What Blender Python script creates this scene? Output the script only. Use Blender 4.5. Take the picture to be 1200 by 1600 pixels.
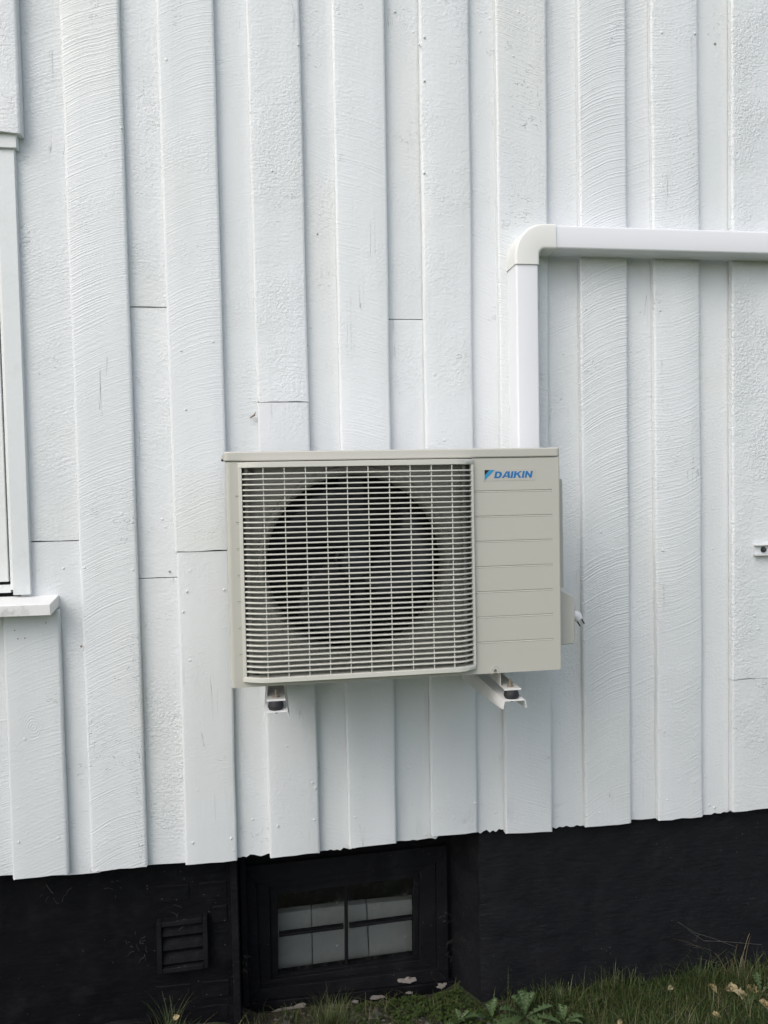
import bpy, bmesh, math, random
import numpy as np
from mathutils import Vector, Matrix, noise
rad = math.radians
for o in list(bpy.data.objects):
    bpy.data.objects.remove(o)
scene = bpy.context.scene
col = scene.collection

# ------------------------------------------------------------------ camera
CAM = np.array([0.0, -2.2, 1.6])
def cam_axes(y, p, r):
    y, p, r = rad(y), rad(p), rad(r)
    f = np.array([math.sin(y)*math.cos(p), math.cos(y)*math.cos(p), -math.sin(p)])
    rt = np.array([math.cos(y), -math.sin(y), 0.0]); dn = np.cross(f, rt)
    return np.array([rt*math.cos(r)+dn*math.sin(r), -rt*math.sin(r)+dn*math.cos(r), f])
AX = cam_axes(8.4, 2.3, 1.1)
cd = bpy.data.cameras.new('camera'); cam = bpy.data.objects.new('camera', cd); col.objects.link(cam)
cd.sensor_width = 36; cd.lens = 27; cd.clip_start = .05; cd.clip_end = 500
m = Matrix.Identity(4)
for i in range(3):
    m[i][0], m[i][1], m[i][2], m[i][3] = AX[0][i], -AX[1][i], -AX[2][i], CAM[i]
cam.matrix_world = m
scene.camera = cam

# ------------------------------------------------------------------ sky, sun, exposure
SUN_DIR = Vector((-0.50, -0.50, 0.71)).normalized()
w = bpy.data.worlds.new('World'); scene.world = w; w.use_nodes = True
nt = w.node_tree; bg = nt.nodes['Background']
sky = nt.nodes.new('ShaderNodeTexSky'); sky.sky_type = 'NISHITA'; sky.sun_disc = False
sky.sun_elevation = math.asin(SUN_DIR.z); sky.sun_rotation = math.atan2(SUN_DIR.x, SUN_DIR.y)
sky.air_density = 1.0; sky.dust_density = 3.0
hs = nt.nodes.new('ShaderNodeHueSaturation'); hs.inputs['Saturation'].default_value = 0.58
nt.links.new(sky.outputs[0], hs.inputs['Color']); nt.links.new(hs.outputs[0], bg.inputs[0])
bg.inputs[1].default_value = 0.145
sd = bpy.data.lights.new('sun', 'SUN'); sd.energy = 0.5; sd.angle = rad(55); sd.color = (1.0, .965, .90)
sun = bpy.data.objects.new('sun', sd); col.objects.link(sun)
sun.rotation_euler = SUN_DIR.to_track_quat('Z', 'Y').to_euler()
scene.view_settings.view_transform = 'Standard'; scene.view_settings.look = 'None'
scene.view_settings.gamma = 1; scene.view_settings.use_curve_mapping = False
scene.view_settings.exposure = 0.57

# ------------------------------------------------------------------ helpers
def at(px, py, y):
    "the point of the vertical plane at depth y that a sight line meets (survey of the photograph)"
    d = AX.T @ np.array([(px-600)/1200, (py-800)/1200, 1.0])
    t = (y-CAM[1])/d[1]
    return Vector(CAM+t*d)

def tag(o, label=None, cat=None, group=None, kind=None):
    if label: o['label'] = label
    if cat: o['category'] = cat
    if group: o['group'] = group
    if kind: o['kind'] = kind
    return o

def thing(name, loc, label, cat, group=None, kind=None):
    o = bpy.data.objects.new(name, None); o.empty_display_size = .05
    o.location = loc; col.objects.link(o)
    return tag(o, label, cat, group, kind)

def wloc(o):
    v = Vector(o.location)
    while o.parent:
        o = o.parent; v += Vector(o.location)
    return v

class MB:
    def __init__(s): s.v = []; s.f = []; s.m = []; s.mi = 0; s.tint = []
    def add(s, vs, fs):
        n = len(s.v); s.v += [Vector(v) for v in vs]
        for f in fs: s.f.append([n+i for i in f]); s.m.append(s.mi)
        return s
    def box(s, x0, x1, y0, y1, z0, z1):
        return s.add([(x, y, z) for x in (x0, x1) for y in (y0, y1) for z in (z0, z1)],
            [(0,1,3,2),(4,6,7,5),(0,4,5,1),(2,3,7,6),(0,2,6,4),(1,5,7,3)])
    def prism(s, poly, a, b, axis='y'):
        "poly: 2-D outline; axis y -> (x,z) outline, x -> (y,z), z -> (x,y)"
        def p(u, v, t): return {'y': (u, t, v), 'x': (t, u, v), 'z': (u, v, t)}[axis]
        n = len(poly)
        return s.add([p(u, v, a) for u, v in poly]+[p(u, v, b) for u, v in poly],
            [list(range(n)), list(range(2*n-1, n-1, -1))]+[(i, i+n, (i+1) % n+n, (i+1) % n) for i in range(n)])
    def sweep(s, rings, closed=True, cap=True):
        n = len(rings[0]); b = len(s.v); s.v += [Vector(v) for r in rings for v in r]
        fs = []
        for k in range(len(rings)-1):
            for i in range(n if closed else n-1):
                j = (i+1) % n; fs.append([b+k*n+i, b+k*n+j, b+(k+1)*n+j, b+(k+1)*n+i])
        if cap and closed:
            fs.append([b+i for i in range(n)][::-1]); fs.append([b+(len(rings)-1)*n+i for i in range(n)])
        s.f += fs; s.m += [s.mi]*len(fs)
        return s
    def tube(s, pts, r, n=8, cap=True):
        pts = [Vector(p) for p in pts]; rings = []
        rs = r if isinstance(r, (list, tuple)) else [r]*len(pts)
        for i, p in enumerate(pts):
            t = (pts[min(i+1, len(pts)-1)]-pts[max(i-1, 0)]).normalized()
            a = t.cross(Vector((0, 0, 1)) if abs(t.z) < .9 else Vector((0, 1, 0))).normalized(); b = t.cross(a)
            rings.append([p+(a*math.cos(k*2*math.pi/n)+b*math.sin(k*2*math.pi/n))*rs[i] for k in range(n)])
        return s.sweep(rings, True, cap)
    def lathe(s, c, prof, axis='z', n=20):
        c = Vector(c); rings = []
        for r, h in prof:
            ring = []
            for k in range(n):
                a = 2*math.pi*k/n; u, v = r*math.cos(a), r*math.sin(a)
                ring.append(c+Vector({'z': (u, v, h), 'y': (u, h, v), 'x': (h, u, v)}[axis]))
            rings.append(ring)
        return s.sweep(rings)
    def build(s, name, mat, parent=None, bevel=0, smooth=False, seg=2, origin=None):
        me = bpy.data.meshes.new(name)
        lo = [min(v[i] for v in s.v) for i in range(3)]; hi = [max(v[i] for v in s.v) for i in range(3)]
        c = Vector(origin) if origin else Vector([(lo[i]+hi[i])/2 for i in range(3)])
        me.from_pydata([tuple(v-c) for v in s.v], [], s.f); me.validate()
        bm = bmesh.new(); bm.from_mesh(me)
        bmesh.ops.recalc_face_normals(bm, faces=bm.faces); bm.to_mesh(me); bm.free()
        for mm in (mat if isinstance(mat, (list, tuple)) else [mat]): me.materials.append(mm)
        if isinstance(mat, (list, tuple)):
            for p, i in zip(me.polygons, s.m): p.material_index = i
        if smooth or bevel:
            for p in me.polygons: p.use_smooth = True
        o = bpy.data.objects.new(name, me); col.objects.link(o)
        if parent: o.parent = parent; o.location = c-wloc(parent)
        else: o.location = c
        if bevel:
            b = o.modifiers.new('bevel', 'BEVEL'); b.width = bevel; b.segments = seg; b.limit_method = 'ANGLE'
            b.angle_limit = rad(35); b.harden_normals = True
        elif smooth:
            me.set_sharp_from_angle(angle=rad(40))
        return o

# ------------------------------------------------------------------ materials
def newmat(name, colr, rough=.5, metal=0, spec=.5):
    mt = bpy.data.materials.new(name); mt.use_nodes = True
    b = mt.node_tree.nodes['Principled BSDF']
    b.inputs['Base Color'].default_value = (*colr, 1); b.inputs['Roughness'].default_value = rough
    b.inputs['Metallic'].default_value = metal; b.inputs['Specular IOR Level'].default_value = spec
    return mt
class NT:
    "small node-graph writer"
    def __init__(s, mt):
        s.t = mt.node_tree; s.b = s.t.nodes['Principled BSDF']; s.tc = s.t.nodes.new('ShaderNodeTexCoord')
    def link(s, v, sock):
        if isinstance(v, (int, float)): sock.default_value = v
        elif isinstance(v, tuple): sock.default_value = v if len(v) != 3 or sock.type == 'VECTOR' else (*v, 1)
        else: s.t.links.new(v, sock)
    def math(s, op, a, b=0, c=0, clamp=False):
        n = s.t.nodes.new('ShaderNodeMath'); n.operation = op; n.use_clamp = clamp
        s.link(a, n.inputs[0]); s.link(b, n.inputs[1]); s.link(c, n.inputs[2]); return n.outputs[0]
    def scale(s, vec, sc, loc=(0, 0, 0), rot=(0, 0, 0)):
        n = s.t.nodes.new('ShaderNodeMapping'); s.link(vec, n.inputs[0])
        n.inputs['Scale'].default_value = sc; n.inputs['Location'].default_value = loc; n.inputs['Rotation'].default_value = rot
        return n.outputs[0]
    def noise(s, vec, sc, det=2, rough=.5, dims='3D', w=None, dist=0):
        n = s.t.nodes.new('ShaderNodeTexNoise'); n.noise_dimensions = dims
        if dims == '1D': s.link(w, n.inputs['W'])
        else: s.link(vec, n.inputs['Vector'])
        n.inputs['Scale'].default_value = sc; n.inputs['Detail'].default_value = det
        n.inputs['Roughness'].default_value = rough; n.inputs['Distortion'].default_value = dist
        return n.outputs[0]
    def vor(s, vec, sc, feat='F1'):
        n = s.t.nodes.new('ShaderNodeTexVoronoi'); n.feature = feat; s.link(vec, n.inputs['Vector']); n.inputs['Scale'].default_value = sc
        return n.outputs['Distance']
    def ramp(s, v, a, b, lo=0., hi=1.):
        n = s.t.nodes.new('ShaderNodeMapRange'); n.interpolation_type = 'SMOOTHSTEP'; s.link(v, n.inputs[0])
        for i, x in enumerate((a, b, lo, hi)): n.inputs[i+1].default_value = x
        return n.outputs[0]
    def mix(s, f, a, b):
        n = s.t.nodes.new('ShaderNodeMix'); n.data_type = 'RGBA'; s.link(f, n.inputs[0]); s.link(a, n.inputs[6]); s.link(b, n.inputs[7])
        return n.outputs[2]
    def xyz(s, vec):
        n = s.t.nodes.new('ShaderNodeSeparateXYZ'); s.link(vec, n.inputs[0]); return n.outputs
    def bump(s, h, dist, strength=1, nrm=None):
        n = s.t.nodes.new('ShaderNodeBump'); s.link(h, n.inputs['Height']); n.inputs['Distance'].default_value = dist
        n.inputs['Strength'].default_value = strength
        if nrm is not None: s.link(nrm, n.inputs['Normal'])
        return n.outputs[0]

def board_mat(seed, slope=.35, curve=2.5, saw=1.0, peel=1.0, pitch=.011, mildew=0., mside=1, cracks=.4, knots=(), tint=1.0, rough=.4):
    """white paint on rough-sawn board: curved saw marks, orange peel, gobs, cracks, knots, specks of mildew"""
    rnd = random.Random(seed); pitch *= rnd.uniform(.8, 1.35); slope += rnd.uniform(-.06, .06); curve *= rnd.uniform(.4, 1.3); saw *= rnd.uniform(.7, 1.1)
    mt = newmat('white_board_paint_%d' % seed, (.7, .72, .72), rough); g = NT(mt)
    off = (rnd.uniform(-20, 20), rnd.uniform(-20, 20), rnd.uniform(-20, 20))
    p0 = g.tc.outputs['Object']; p = g.scale(p0, (1, 1, 1), off)
    X, _, Z = g.xyz(p0)
    # saw marks
    wob = g.noise(p, 3.5, 2); wob2 = g.noise(g.scale(p, (10, 1, 1)), 2.5, 1)
    ph = g.math('SUBTRACT', Z, g.math('MULTIPLY', X, slope))
    ph = g.math('ADD', ph, g.math('MULTIPLY', g.math('MULTIPLY', X, X), curve))
    ph = g.math('ADD', ph, g.math('MULTIPLY', wob, .03)); ph = g.math('ADD', ph, g.math('MULTIPLY', wob2, .006))
    lines = g.noise(None, 1.0/pitch*2.1, 1.2, .5, '1D', ph)
    lines = g.math('POWER', g.ramp(lines, .36, .70), 1.3)
    reg = g.math('SINE', g.math('MULTIPLY', g.math('ADD', ph, g.math('MULTIPLY', g.noise(None, 22, 1, .5, '1D', ph), .02)), 2*math.pi/(pitch*.72)))
    lines = g.math('ADD', g.math('MULTIPLY', lines, .75), g.math('MULTIPLY', reg, .13))
    amp = g.ramp(g.noise(g.scale(p, (3, 1, 1)), 3.2, 2), .33, .62, .4, 1)
    h = g.math('MULTIPLY', g.math('MULTIPLY', lines, amp), .34*saw)
    # paint skin
    pe = g.noise(p, 135, 3, .65); pe2 = g.noise(g.scale(p, (1, 1, 1.5)), 62, 3, .55, dist=.8)
    rgh = g.ramp(g.noise(p, 5, 2), .42, .7, .25, 1.3)
    h = g.math('ADD', h, g.math('MULTIPLY', g.math('MULTIPLY', pe, rgh), 1.4*peel))
    h = g.math('ADD', h, g.math('MULTIPLY', pe2, .70*peel))
    grain = g.noise(g.scale(p, (1, 1, .06)), 130, 2, .6)
    h = g.math('ADD', h, g.math('MULTIPLY', grain, .3))
    gob = g.ramp(g.vor(p, 28), .05, .16, 1, 0)
    gmask = g.ramp(g.noise(p, 9, 1), .58, .68)
    h = g.math('ADD', h, g.math('MULTIPLY', g.math('MULTIPLY', gob, gmask), .9))
    blob = g.ramp(g.noise(g.scale(p, (1, 1, 1.6)), 70, 2, .5, dist=1.6), .60, .72)
    bmask = g.ramp(g.noise(p, 6, 2), .60, .70)
    h = g.math('ADD', h, g.math('MULTIPLY', g.math('MULTIPLY', blob, bmask), 1.2))
    for (kx, kz, kr) in knots:
        d = g.math('SQRT', g.math('ADD', g.math('POWER', g.math('ABSOLUTE', g.math('SUBTRACT', X, kx)), 2),
              g.math('MULTIPLY', g.math('POWER', g.math('ABSOLUTE', g.math('SUBTRACT', Z, kz)), 2), .55)))
        d2 = g.math('ADD', d, g.math('MULTIPLY', g.noise(p, 30, 1), .012))
        ring = g.math('SINE', g.math('MULTIPLY', d2, 1050))
        fall = g.ramp(d, kr*.6, kr*2.2, 1, 0)
        h = g.math('ADD', h, g.math('MULTIPLY', g.math('MULTIPLY', ring, fall), .16))
    # cracks, mostly towards the lower end
    ck = g.ramp(g.math('ABSOLUTE', g.math('SUBTRACT', g.noise(g.scale(p, (1, 1, .03)), 42, 2, .5), .5)), 0, .0045, 1, 0)
    cm = g.ramp(g.noise(g.scale(p, (3, 1, 1)), 5, 2), .66-.08*cracks, .72)
    crack = g.math('MULTIPLY', ck, cm)
    h = g.math('SUBTRACT', h, g.math('MULTIPLY', crack, 1.0))
    # mildew and pinholes
    sp = g.ramp(g.noise(p, 330, 2, .6), .60, .66)
    side = g.ramp(X, .01, .07) if mside > 0 else g.ramp(X, -.07, -.01, 1, 0)
    mm = g.math('MULTIPLY', g.ramp(g.noise(g.scale(p, (1, 1, .45)), 4.5, 3), .50, .64), side)
    mm = g.math('MULTIPLY', g.math('MULTIPLY', sp, mm), mildew, clamp=True)
    pin = g.math('MULTIPLY', g.ramp(g.vor(p, 75), .06, .11, 1, 0), g.ramp(g.noise(p, 7, 2), .58, .66))
    tone = g.ramp(g.noise(g.scale(p, (2.5, 1, .6)), 2.4, 3), .3, .7)
    tint *= rnd.uniform(.965, 1.02); a = (.695*tint, .725*tint, .735*tint); b = (.745*tint, .768*tint, .785*tint)
    c = g.mix(tone, a, b)
    yel = g.math('MULTIPLY', g.ramp(g.noise(p, 1.7, 2), .5, .75), .35)
    c = g.mix(yel, c, (.73*tint, .745*tint, .70*tint))
    c = g.mix(g.math('MULTIPLY', mm, .8), c, (.26, .29, .24))
    c = g.mix(g.math('MULTIPLY', pin, .35), c, (.30, .31, .30))
    c = g.mix(g.math('MULTIPLY', crack, .55), c, (.22, .23, .22))
    g.link(c, g.b.inputs['Base Color'])
    g.link(g.ramp(g.noise(p, 4, 2), .35, .7, rough-.08, rough+.15), g.b.inputs['Roughness'])
    g.link(g.bump(h, .0018, .85), g.b.inputs['Normal'])
    return mt

def plain_paint(name, c, rough=.35, grain=.3, sc=260, mott=.04, spec=.5, dirt=0.):
    mt = newmat(name, c, rough, 0, spec); g = NT(mt); p = g.tc.outputs['Object']
    f = g.noise(p, 7, 3)
    c2 = tuple(x*(1-mott*2) for x in c)
    cc = g.mix(f, c2, tuple(min(1, x*(1+mott)) for x in c))
    if dirt:
        dm = g.math('MULTIPLY', g.ramp(g.noise(p, 14, 4, .65), .52, .75), dirt)
        cc = g.mix(dm, cc, (.16, .15, .13))
    g.link(cc, g.b.inputs['Base Color'])
    g.link(g.bump(g.noise(p, sc, 2, .6), .0006, grain), g.b.inputs['Normal'])
    return mt

M = {}
M['beige'] = plain_paint('beige_enamel', (.52, .512, .465), .36, .10, 500, .012)
M['beige_panel'] = plain_paint('beige_sheet_metal', (.495, .487, .438), .38, .10, 500, .012)
M['grille'] = plain_paint('beige_grille_plastic', (.62, .612, .555), .42, .1, 400, .012)
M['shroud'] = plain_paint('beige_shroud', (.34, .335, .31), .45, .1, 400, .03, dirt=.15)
M['fan'] = plain_paint('dark_fan_plastic', (.050, .053, .062), .25, .15, 200, .1)
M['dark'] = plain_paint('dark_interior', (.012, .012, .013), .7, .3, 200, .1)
M['fin'] = newmat('coil_fins', (.06, .06, .065), .5, .5)
M['duct'] = plain_paint('white_duct_plastic', (.77, .78, .81), .27, .05, 90, .006)
M['elbow'] = plain_paint('white_elbow_plastic', (.74, .745, .715), .34, .05, 90, .006)
M['bracket'] = plain_paint('white_powder_coat', (.74, .74, .73), .35, .15, 400, .02)
M['bracket_beige'] = plain_paint('foot_enamel', (.52, .51, .475), .4, .15, 400, .02)
M['rubber'] = plain_paint('black_rubber', (.018, .018, .021), .6, .4, 300, .1)
M['steel'] = newmat('weathered_steel', (.33, .28, .23), .45, .7)
M['screw'] = newmat('zinc_screw', (.5, .5, .5), .35, .9)
M['plug'] = newmat('white_plug_plastic', (.78, .78, .80), .3)
M['logo_blue'] = newmat('print_blue', (.012, .16, .42), .4)
M['logo_cyan'] = newmat('print_light_blue', (.03, .27, .50), .4)
M['logo_black'] = newmat('print_black', (.006, .006, .008), .4)
M['sticker'] = newmat('clear_grey_sticker', (.475, .462, .425), .35)
M['sash'] = plain_paint('white_window_paint', (.76, .78, .77), .35, .9, 120, .02, dirt=.06)
M['trim'] = plain_paint('white_trim_paint', (.71, .74, .745), .38, 1.0, 110, .03, dirt=.12)
M['sill'] = plain_paint('worn_sill_paint', (.78, .78, .77), .4, 1.0, 100, .03, dirt=.5)
M['chip'] = plain_paint('bare_lime_plaster', (.27, .245, .225), .9, 1.0, 90, .15)

def black_wall(name, colr, brush=1.0, spec=.28):
    mt = newmat(name, colr, .5, 0, spec); g = NT(mt); p = g.tc.outputs['Object']
    X, Y, Z = g.xyz(p)
    h = g.noise(g.scale(p, (.35, 1, 1.6)), 60, 4, .6)
    h2 = g.noise(p, 8, 3); h3 = g.noise(p, 220, 2)
    hh = g.math('ADD', g.math('MULTIPLY', h, .8*brush), g.math('ADD', g.math('MULTIPLY', h2, 4.5), g.math('MULTIPLY', h3, .4)))
    dust = g.math('MULTIPLY', g.ramp(g.noise(p, 9, 5, .7), .48, .70), .5)
    low = g.ramp(g.math('ADD', Z, g.math('MULTIPLY', g.noise(p, 6, 3), .12)), -.22, -.02, 1, .18)   # mud splash near the soil
    dust = g.math('MULTIPLY', dust, low)
    spk = g.math('MULTIPLY', g.ramp(g.vor(p, 48), .04, .075, 1, 0), g.ramp(g.noise(p, 5, 2), .42, .58))
    c = g.mix(dust, colr, (.052, .053, .054))
    c = g.mix(g.math('MULTIPLY', spk, .7), c, (.20, .20, .19))
    g.link(c, g.b.inputs['Base Color'])
    g.link(g.ramp(g.noise(p, 12, 3), .35, .7, .6, .85), g.b.inputs['Roughness'])
    g.link(g.bump(hh, .0027, 1), g.b.inputs['Normal'])
    return mt
M['black'] = black_wall('black_tarred_plaster', (.0024, .0027, .0040), 1.0, .16)
M['black2'] = black_wall('black_plaster_right', (.0060, .0065, .0088), 1.3)
M['blackwood'] = black_wall('black_painted_wood', (.0060, .0063, .0080), 1.0, .18)
gl = newmat('cellar_glass', (.9, .93, .93), .03); gb = gl.node_tree.nodes['Principled BSDF']
gb.inputs['Transmission Weight'].default_value = 1.0; gb.inputs['IOR'].default_value = 1.45
g = NT(gl); g.link(g.bump(g.noise(g.tc.outputs['Object'], 9, 2), .002, .35), g.b.inputs['Normal'])
g.link(g.ramp(g.noise(g.tc.outputs['Object'], 20, 4, .7), .4, .75, .02, .28), g.b.inputs['Roughness'])
M['glass'] = gl
M['inner'] = plain_paint('grey_insulation_sheet', (.36, .365, .35), .7, .6, 60, .12, dirt=.4)

# ------------------------------------------------------------------ the house
Z0 = .53         # lower ends of the boards
ZT = 3.45
house = thing('wooden_house', (0.4, 0, 0), 'white painted wooden house wall with upright overlapping boards above a black cellar wall', 'house')

MB().box(-1.75, 2.6, .032, .2, .56, ZT).build('sheathing', M['dark'], house)

def make_board(x0, x1, zb0, zb1, ztop, yf, th, mat, seed, rag=.0015, wav=.0012, cup=.0, topx=None, nz=None):
    """board with its front at depth yf; lower end from zb0 (left) to zb1 (right), edges slightly uneven"""
    rnd = random.Random(seed); nx = 8 if rag < .003 else 16
    H = ztop-(zb0+zb1)/2; nz = nz or max(3, int(H/.09))
    tx0, tx1 = topx if topx else (x0, x1)
    b = MB(); xs = []; lw = (x1-x0)
    fr = []; 
    us = [0, .018, .05]+[.05+.9*i/(nx-4) for i in range(1, nx-4)]+[.95, .982, 1]
    ragv = [rnd.uniform(-rag, rag)+(rnd.random() < .15)*rnd.uniform(0, rag*1.6) for _ in us]
    for k in range(nz+1):
        row = []
        for i, u in enumerate(us):
            zb = zb0+(zb1-zb0)*u+ragv[i]
            z = zb+(ztop-zb)*k/nz
            f = k/nz if ztop > 1.5 else 0
            a = x0+(tx0-x0)*f; c = x1+(tx1-x1)*f
            n0 = noise.noise(Vector((seed*7.1, z*2.3, 0)))*wav*1.6+noise.noise(Vector((seed*3.1, z*14, 5)))*wav*.7
            n1 = noise.noise(Vector((seed*5.7, z*2.3, 9)))*wav*1.6+noise.noise(Vector((seed*9.1, z*14, 3)))*wav*.7
            x = a+(c-a)*u+n0*(1-u)+n1*u
            yy = yf+noise.noise(Vector((x*9, z*1.6, seed*1.3)))*.0016+cup*(2*u-1)**2
            e = min(u, 1-u)*lw
            if e < .004: yy += .0035-.0035*min(1, (e/.004))**.5+abs(noise.noise(Vector((seed, z*30, u*9))))*.001
            row.append((x, yy, z))
        fr.append(row)
    n = len(us); vs = [v for r in fr for v in r]+[(v[0], yf+th, v[2]) for r in fr for v in r]
    o = (nz+1)*n; fs = []
    for k in range(nz):
        for i in range(n-1):
            q = k*n+i; fs.append((q, q+1, q+n+1, q+n))
        fs.append((k*n, (k+1)*n, (k+1)*n+o, k*n+o)); fs.append((k*n+n-1, k*n+n-1+o, (k+1)*n+n-1+o, (k+1)*n+n-1))
        fs.append((k*n+o, (k+1)*n+o, (k+1)*n+n-1+o, k*n+n-1+o))
    for i in range(n-1):
        fs.append((i, i+o, i+1+o, i+1)); fs.append((nz*n+i, nz*n+i+1, nz*n+i+1+o, nz*n+i+o))
    b.add(vs, fs)
    ob = b.build('siding_board', mat, house, smooth=True)
    return ob

YC = -.023       # front of the cover boards; the under boards' front is at 0
def X(px, py, y=YC): return at(px, py, y).x
def Zh(px, py, y=YC): return at(px, py, y).z
# cover boards: (bottom left px, bottom y left, bottom right px, bottom y right, top left px, top right px, joint px y or None)
covers = [
 (-132, 1388, -42, 1380, None, None, None),
 (20, 1375, 106, 1366, None, None, None),
 (143, 1362, 230, 1354, 92, 185, None),
 (290, 1352, 371, 1345, 243, 333, 861),
 (422, 1341, 500, 1333, 384, 467, 628),
 (545, 1326, 620, 1318, 518, 600, None),
 (675, 1307, 747, 1301, 655, 733, None),
 (790, 1303, 863, 1299, 774, 853, None),
 (915, 1294, 987, 1286, 903, 977, None),
 (1030, 1283, 1100, 1277, 1018, 1092, None),
 (1145, 1269, 1222, 1262, 1143, 1222, 1060),
 (1266, 1256, 1340, 1250, 1268, 1344, None),
 (1388, 1243, 1462, 1238, 1393, 1466, None),
]
style = {  # slope, curve, saw, peel, mildew, mside, cracks, tint
 0: (.3, 2, .8, .8, 0, 1, .3, 1), 1: (.30, 2.0, .8, .6, 0, 1, .5, 1.0), 2: (.38, 1.6, 1.1, .6, 1.0, 1, .4, 1.0),
 3: (.42, 2.4, 1.1, .6, .5, 1, .2, 1.0), 4: (.1, 1.0, .25, 1.2, .3, -1, .3, .995), 5: (-.30, 1.2, .8, .8, .2, 1, .9, 1.0),
 6: (-.15, 2.5, .4, 1.1, .5, -1, .5, 1.0), 7: (-.40, 1.0, 1.2, .8, .4, -1, .9, 1.0), 8: (.42, 3.6, 1.8, .6, .8, -1, .7, 1.01),
 9: (.30, -2.0, 1.3, 1.0, .6, -1, .9, 1.01), 10: (.1, 1, .3, 1.9, .6, 1, .2, 1.0), 11: (.3, 2, .8, .8, 0, 1, .3, 1), 12: (.3, 2, .8, .8, 0, 1, .3, 1)}
Z_SILL = Zh(0, 945); Z_HEAD = Zh(10, 208)
edges = []
for i, (bl, ybl, br, ybr, tl, tr, joint) in enumerate(covers):
    a, b = at(bl, ybl, YC), at(br, ybr, YC)
    tx = (X(tl, 0), X(tr, 0)) if tl is not None else (a.x, b.x)
    tx = (a.x+(tx[0]-a.x)*(ZT-a.z)/2.4, b.x+(tx[1]-b.x)*(ZT-a.z)/2.4)
    edges.append((a.x, b.x, tx[0], tx[1], a.z))
    s = style[i]; gap = .0035 if i in (6, 10, 1) else .001
    kn = {4: ((.0, 1.02-.55, .018),), 7: ((.045, -1.36, .02), (-.02, -1.2, .01)), 1: ((-.005, .05, .022),), 5: ((.01, 1.0, .02),), 8: ((.02, -1.25, .014), (.03, .9, .014))}.get(i, ())
    mt = board_mat(i+1, s[0], s[1], s[2], s[3], mildew=s[4], mside=s[5], cracks=s[6], tint=s[7], knots=kn, rough=.20 if i == 10 else .38)
    th = -YC-gap
    if i <= 1:
        make_board(a.x, b.x, a.z, b.z, Z_SILL-.02, YC, th, mt, i+1)
        continue
    if joint:
        zj = Zh((bl+br)/2, joint)
        f = (zj-a.z)/(ZT-a.z)
        jx0, jx1 = a.x+(tx[0]-a.x)*f, b.x+(tx[1]-b.x)*f
        mt2 = board_mat(40+i, s[0]*.6, s[1], s[2]*.35, s[3]*.7, mildew=0, cracks=.8, tint=.985)
        make_board(a.x, b.x, a.z, b.z, zj-.0012, YC+.001, th-.001, mt2, 40+i, topx=(jx0, jx1))
        make_board(jx0, jx1, zj+.0008, zj+.0018, ZT, YC, th, mt, i+1, topx=(tx[0], tx[1]), cup=-.002 if i == 10 else 0)
    else:
        make_board(a.x, b.x, a.z, b.z, ZT, YC, th, mt, i+1, topx=(tx[0], tx[1]), cup=(.003, -.002, 0)[i % 3], wav=.0022 if i > 8 else .0012)
# cover board above the window, ends over the head trim
CAS_R = X(50, 925, -.006)        # right side of the casing
mt = board_mat(70, .1, 1, .2, 1.2, cracks=1.0, mildew=.3)
HX = X(27.5, 100, -.035)
make_board(HX-.16, HX, Z_HEAD, Z_HEAD-.002, ZT, -.035, .034, mt, 70)
# under boards between the covers
unders = [(1371, None), (1365, 845), (1350, (480, 903)), (1337, None), (1328, None), (1313, 499), (1299, None), (1291, None), (1280, None), (1270, None), (1258, None), (1248, None)]
for i, (yb, joint) in enumerate(unders):
    L, R = edges[i], edges[i+1]
    x0, x1 = L[1]-.022, R[0]+.022; t0, t1 = L[3]-.022, R[2]+.022
    z = Zh(-20 if i == 0 else (covers[i][2]+covers[i+1][0])/2, yb, 0)
    rag = .0034 if i in (3, 4, 5, 6, 7, 9) else .002
    sl = (.35, .40, -.3, .25, -.38, -.2, -.35, .45, .4, .2, .3, .3)[i]
    def um(k, j=0): return board_mat(100+i*3+k, sl, 1.0, (.9, .9, .35, .6, .6, .5, .6, 1.1, .8, .6, .5, .5)[i]*(1 if not j else .5), .8 if i != 2 else 1.3, mildew=.3, cracks=.4, tint=1.0)
    if i == 0:
        make_board(x0, x1, z, z, Z_SILL-.02, 0, .022, um(0), 100, rag=.002); continue
    zs = [z]
    if joint:
        js = joint if isinstance(joint, tuple) else (joint,)
        zs += sorted(Zh((covers[i][2]+covers[i+1][0])/2-15, j, 0) for j in js)
    zs.append(ZT)
    for k in range(len(zs)-1):
        fa, fb = (zs[k]-z)/(ZT-z), (zs[k+1]-z)/(ZT-z)
        xa, xb = (x0+(t0-x0)*fa, x1+(t1-x1)*fa), (x0+(t0-x0)*fb, x1+(t1-x1)*fb)
        lift = 0
        if i == 1:    # runs from the window casing to the next cover board
            zc = .94+.0
            xa = (CAS_R-.03, xa[1]); xb = (CAS_R-.03, xb[1])
        make_board(xa[0], xa[1], zs[k]+.0012*(k > 0), zs[k]+.0012*(k > 0), zs[k+1]-.0012*(k < len(zs)-2), (0, .0015)[k % 2], .022, um(k, k == 0 and joint), 100+i*3+k, rag=rag if k == 0 else .0006, topx=xb)
# filler board hidden behind the window corner is left out: the casing covers it

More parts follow.
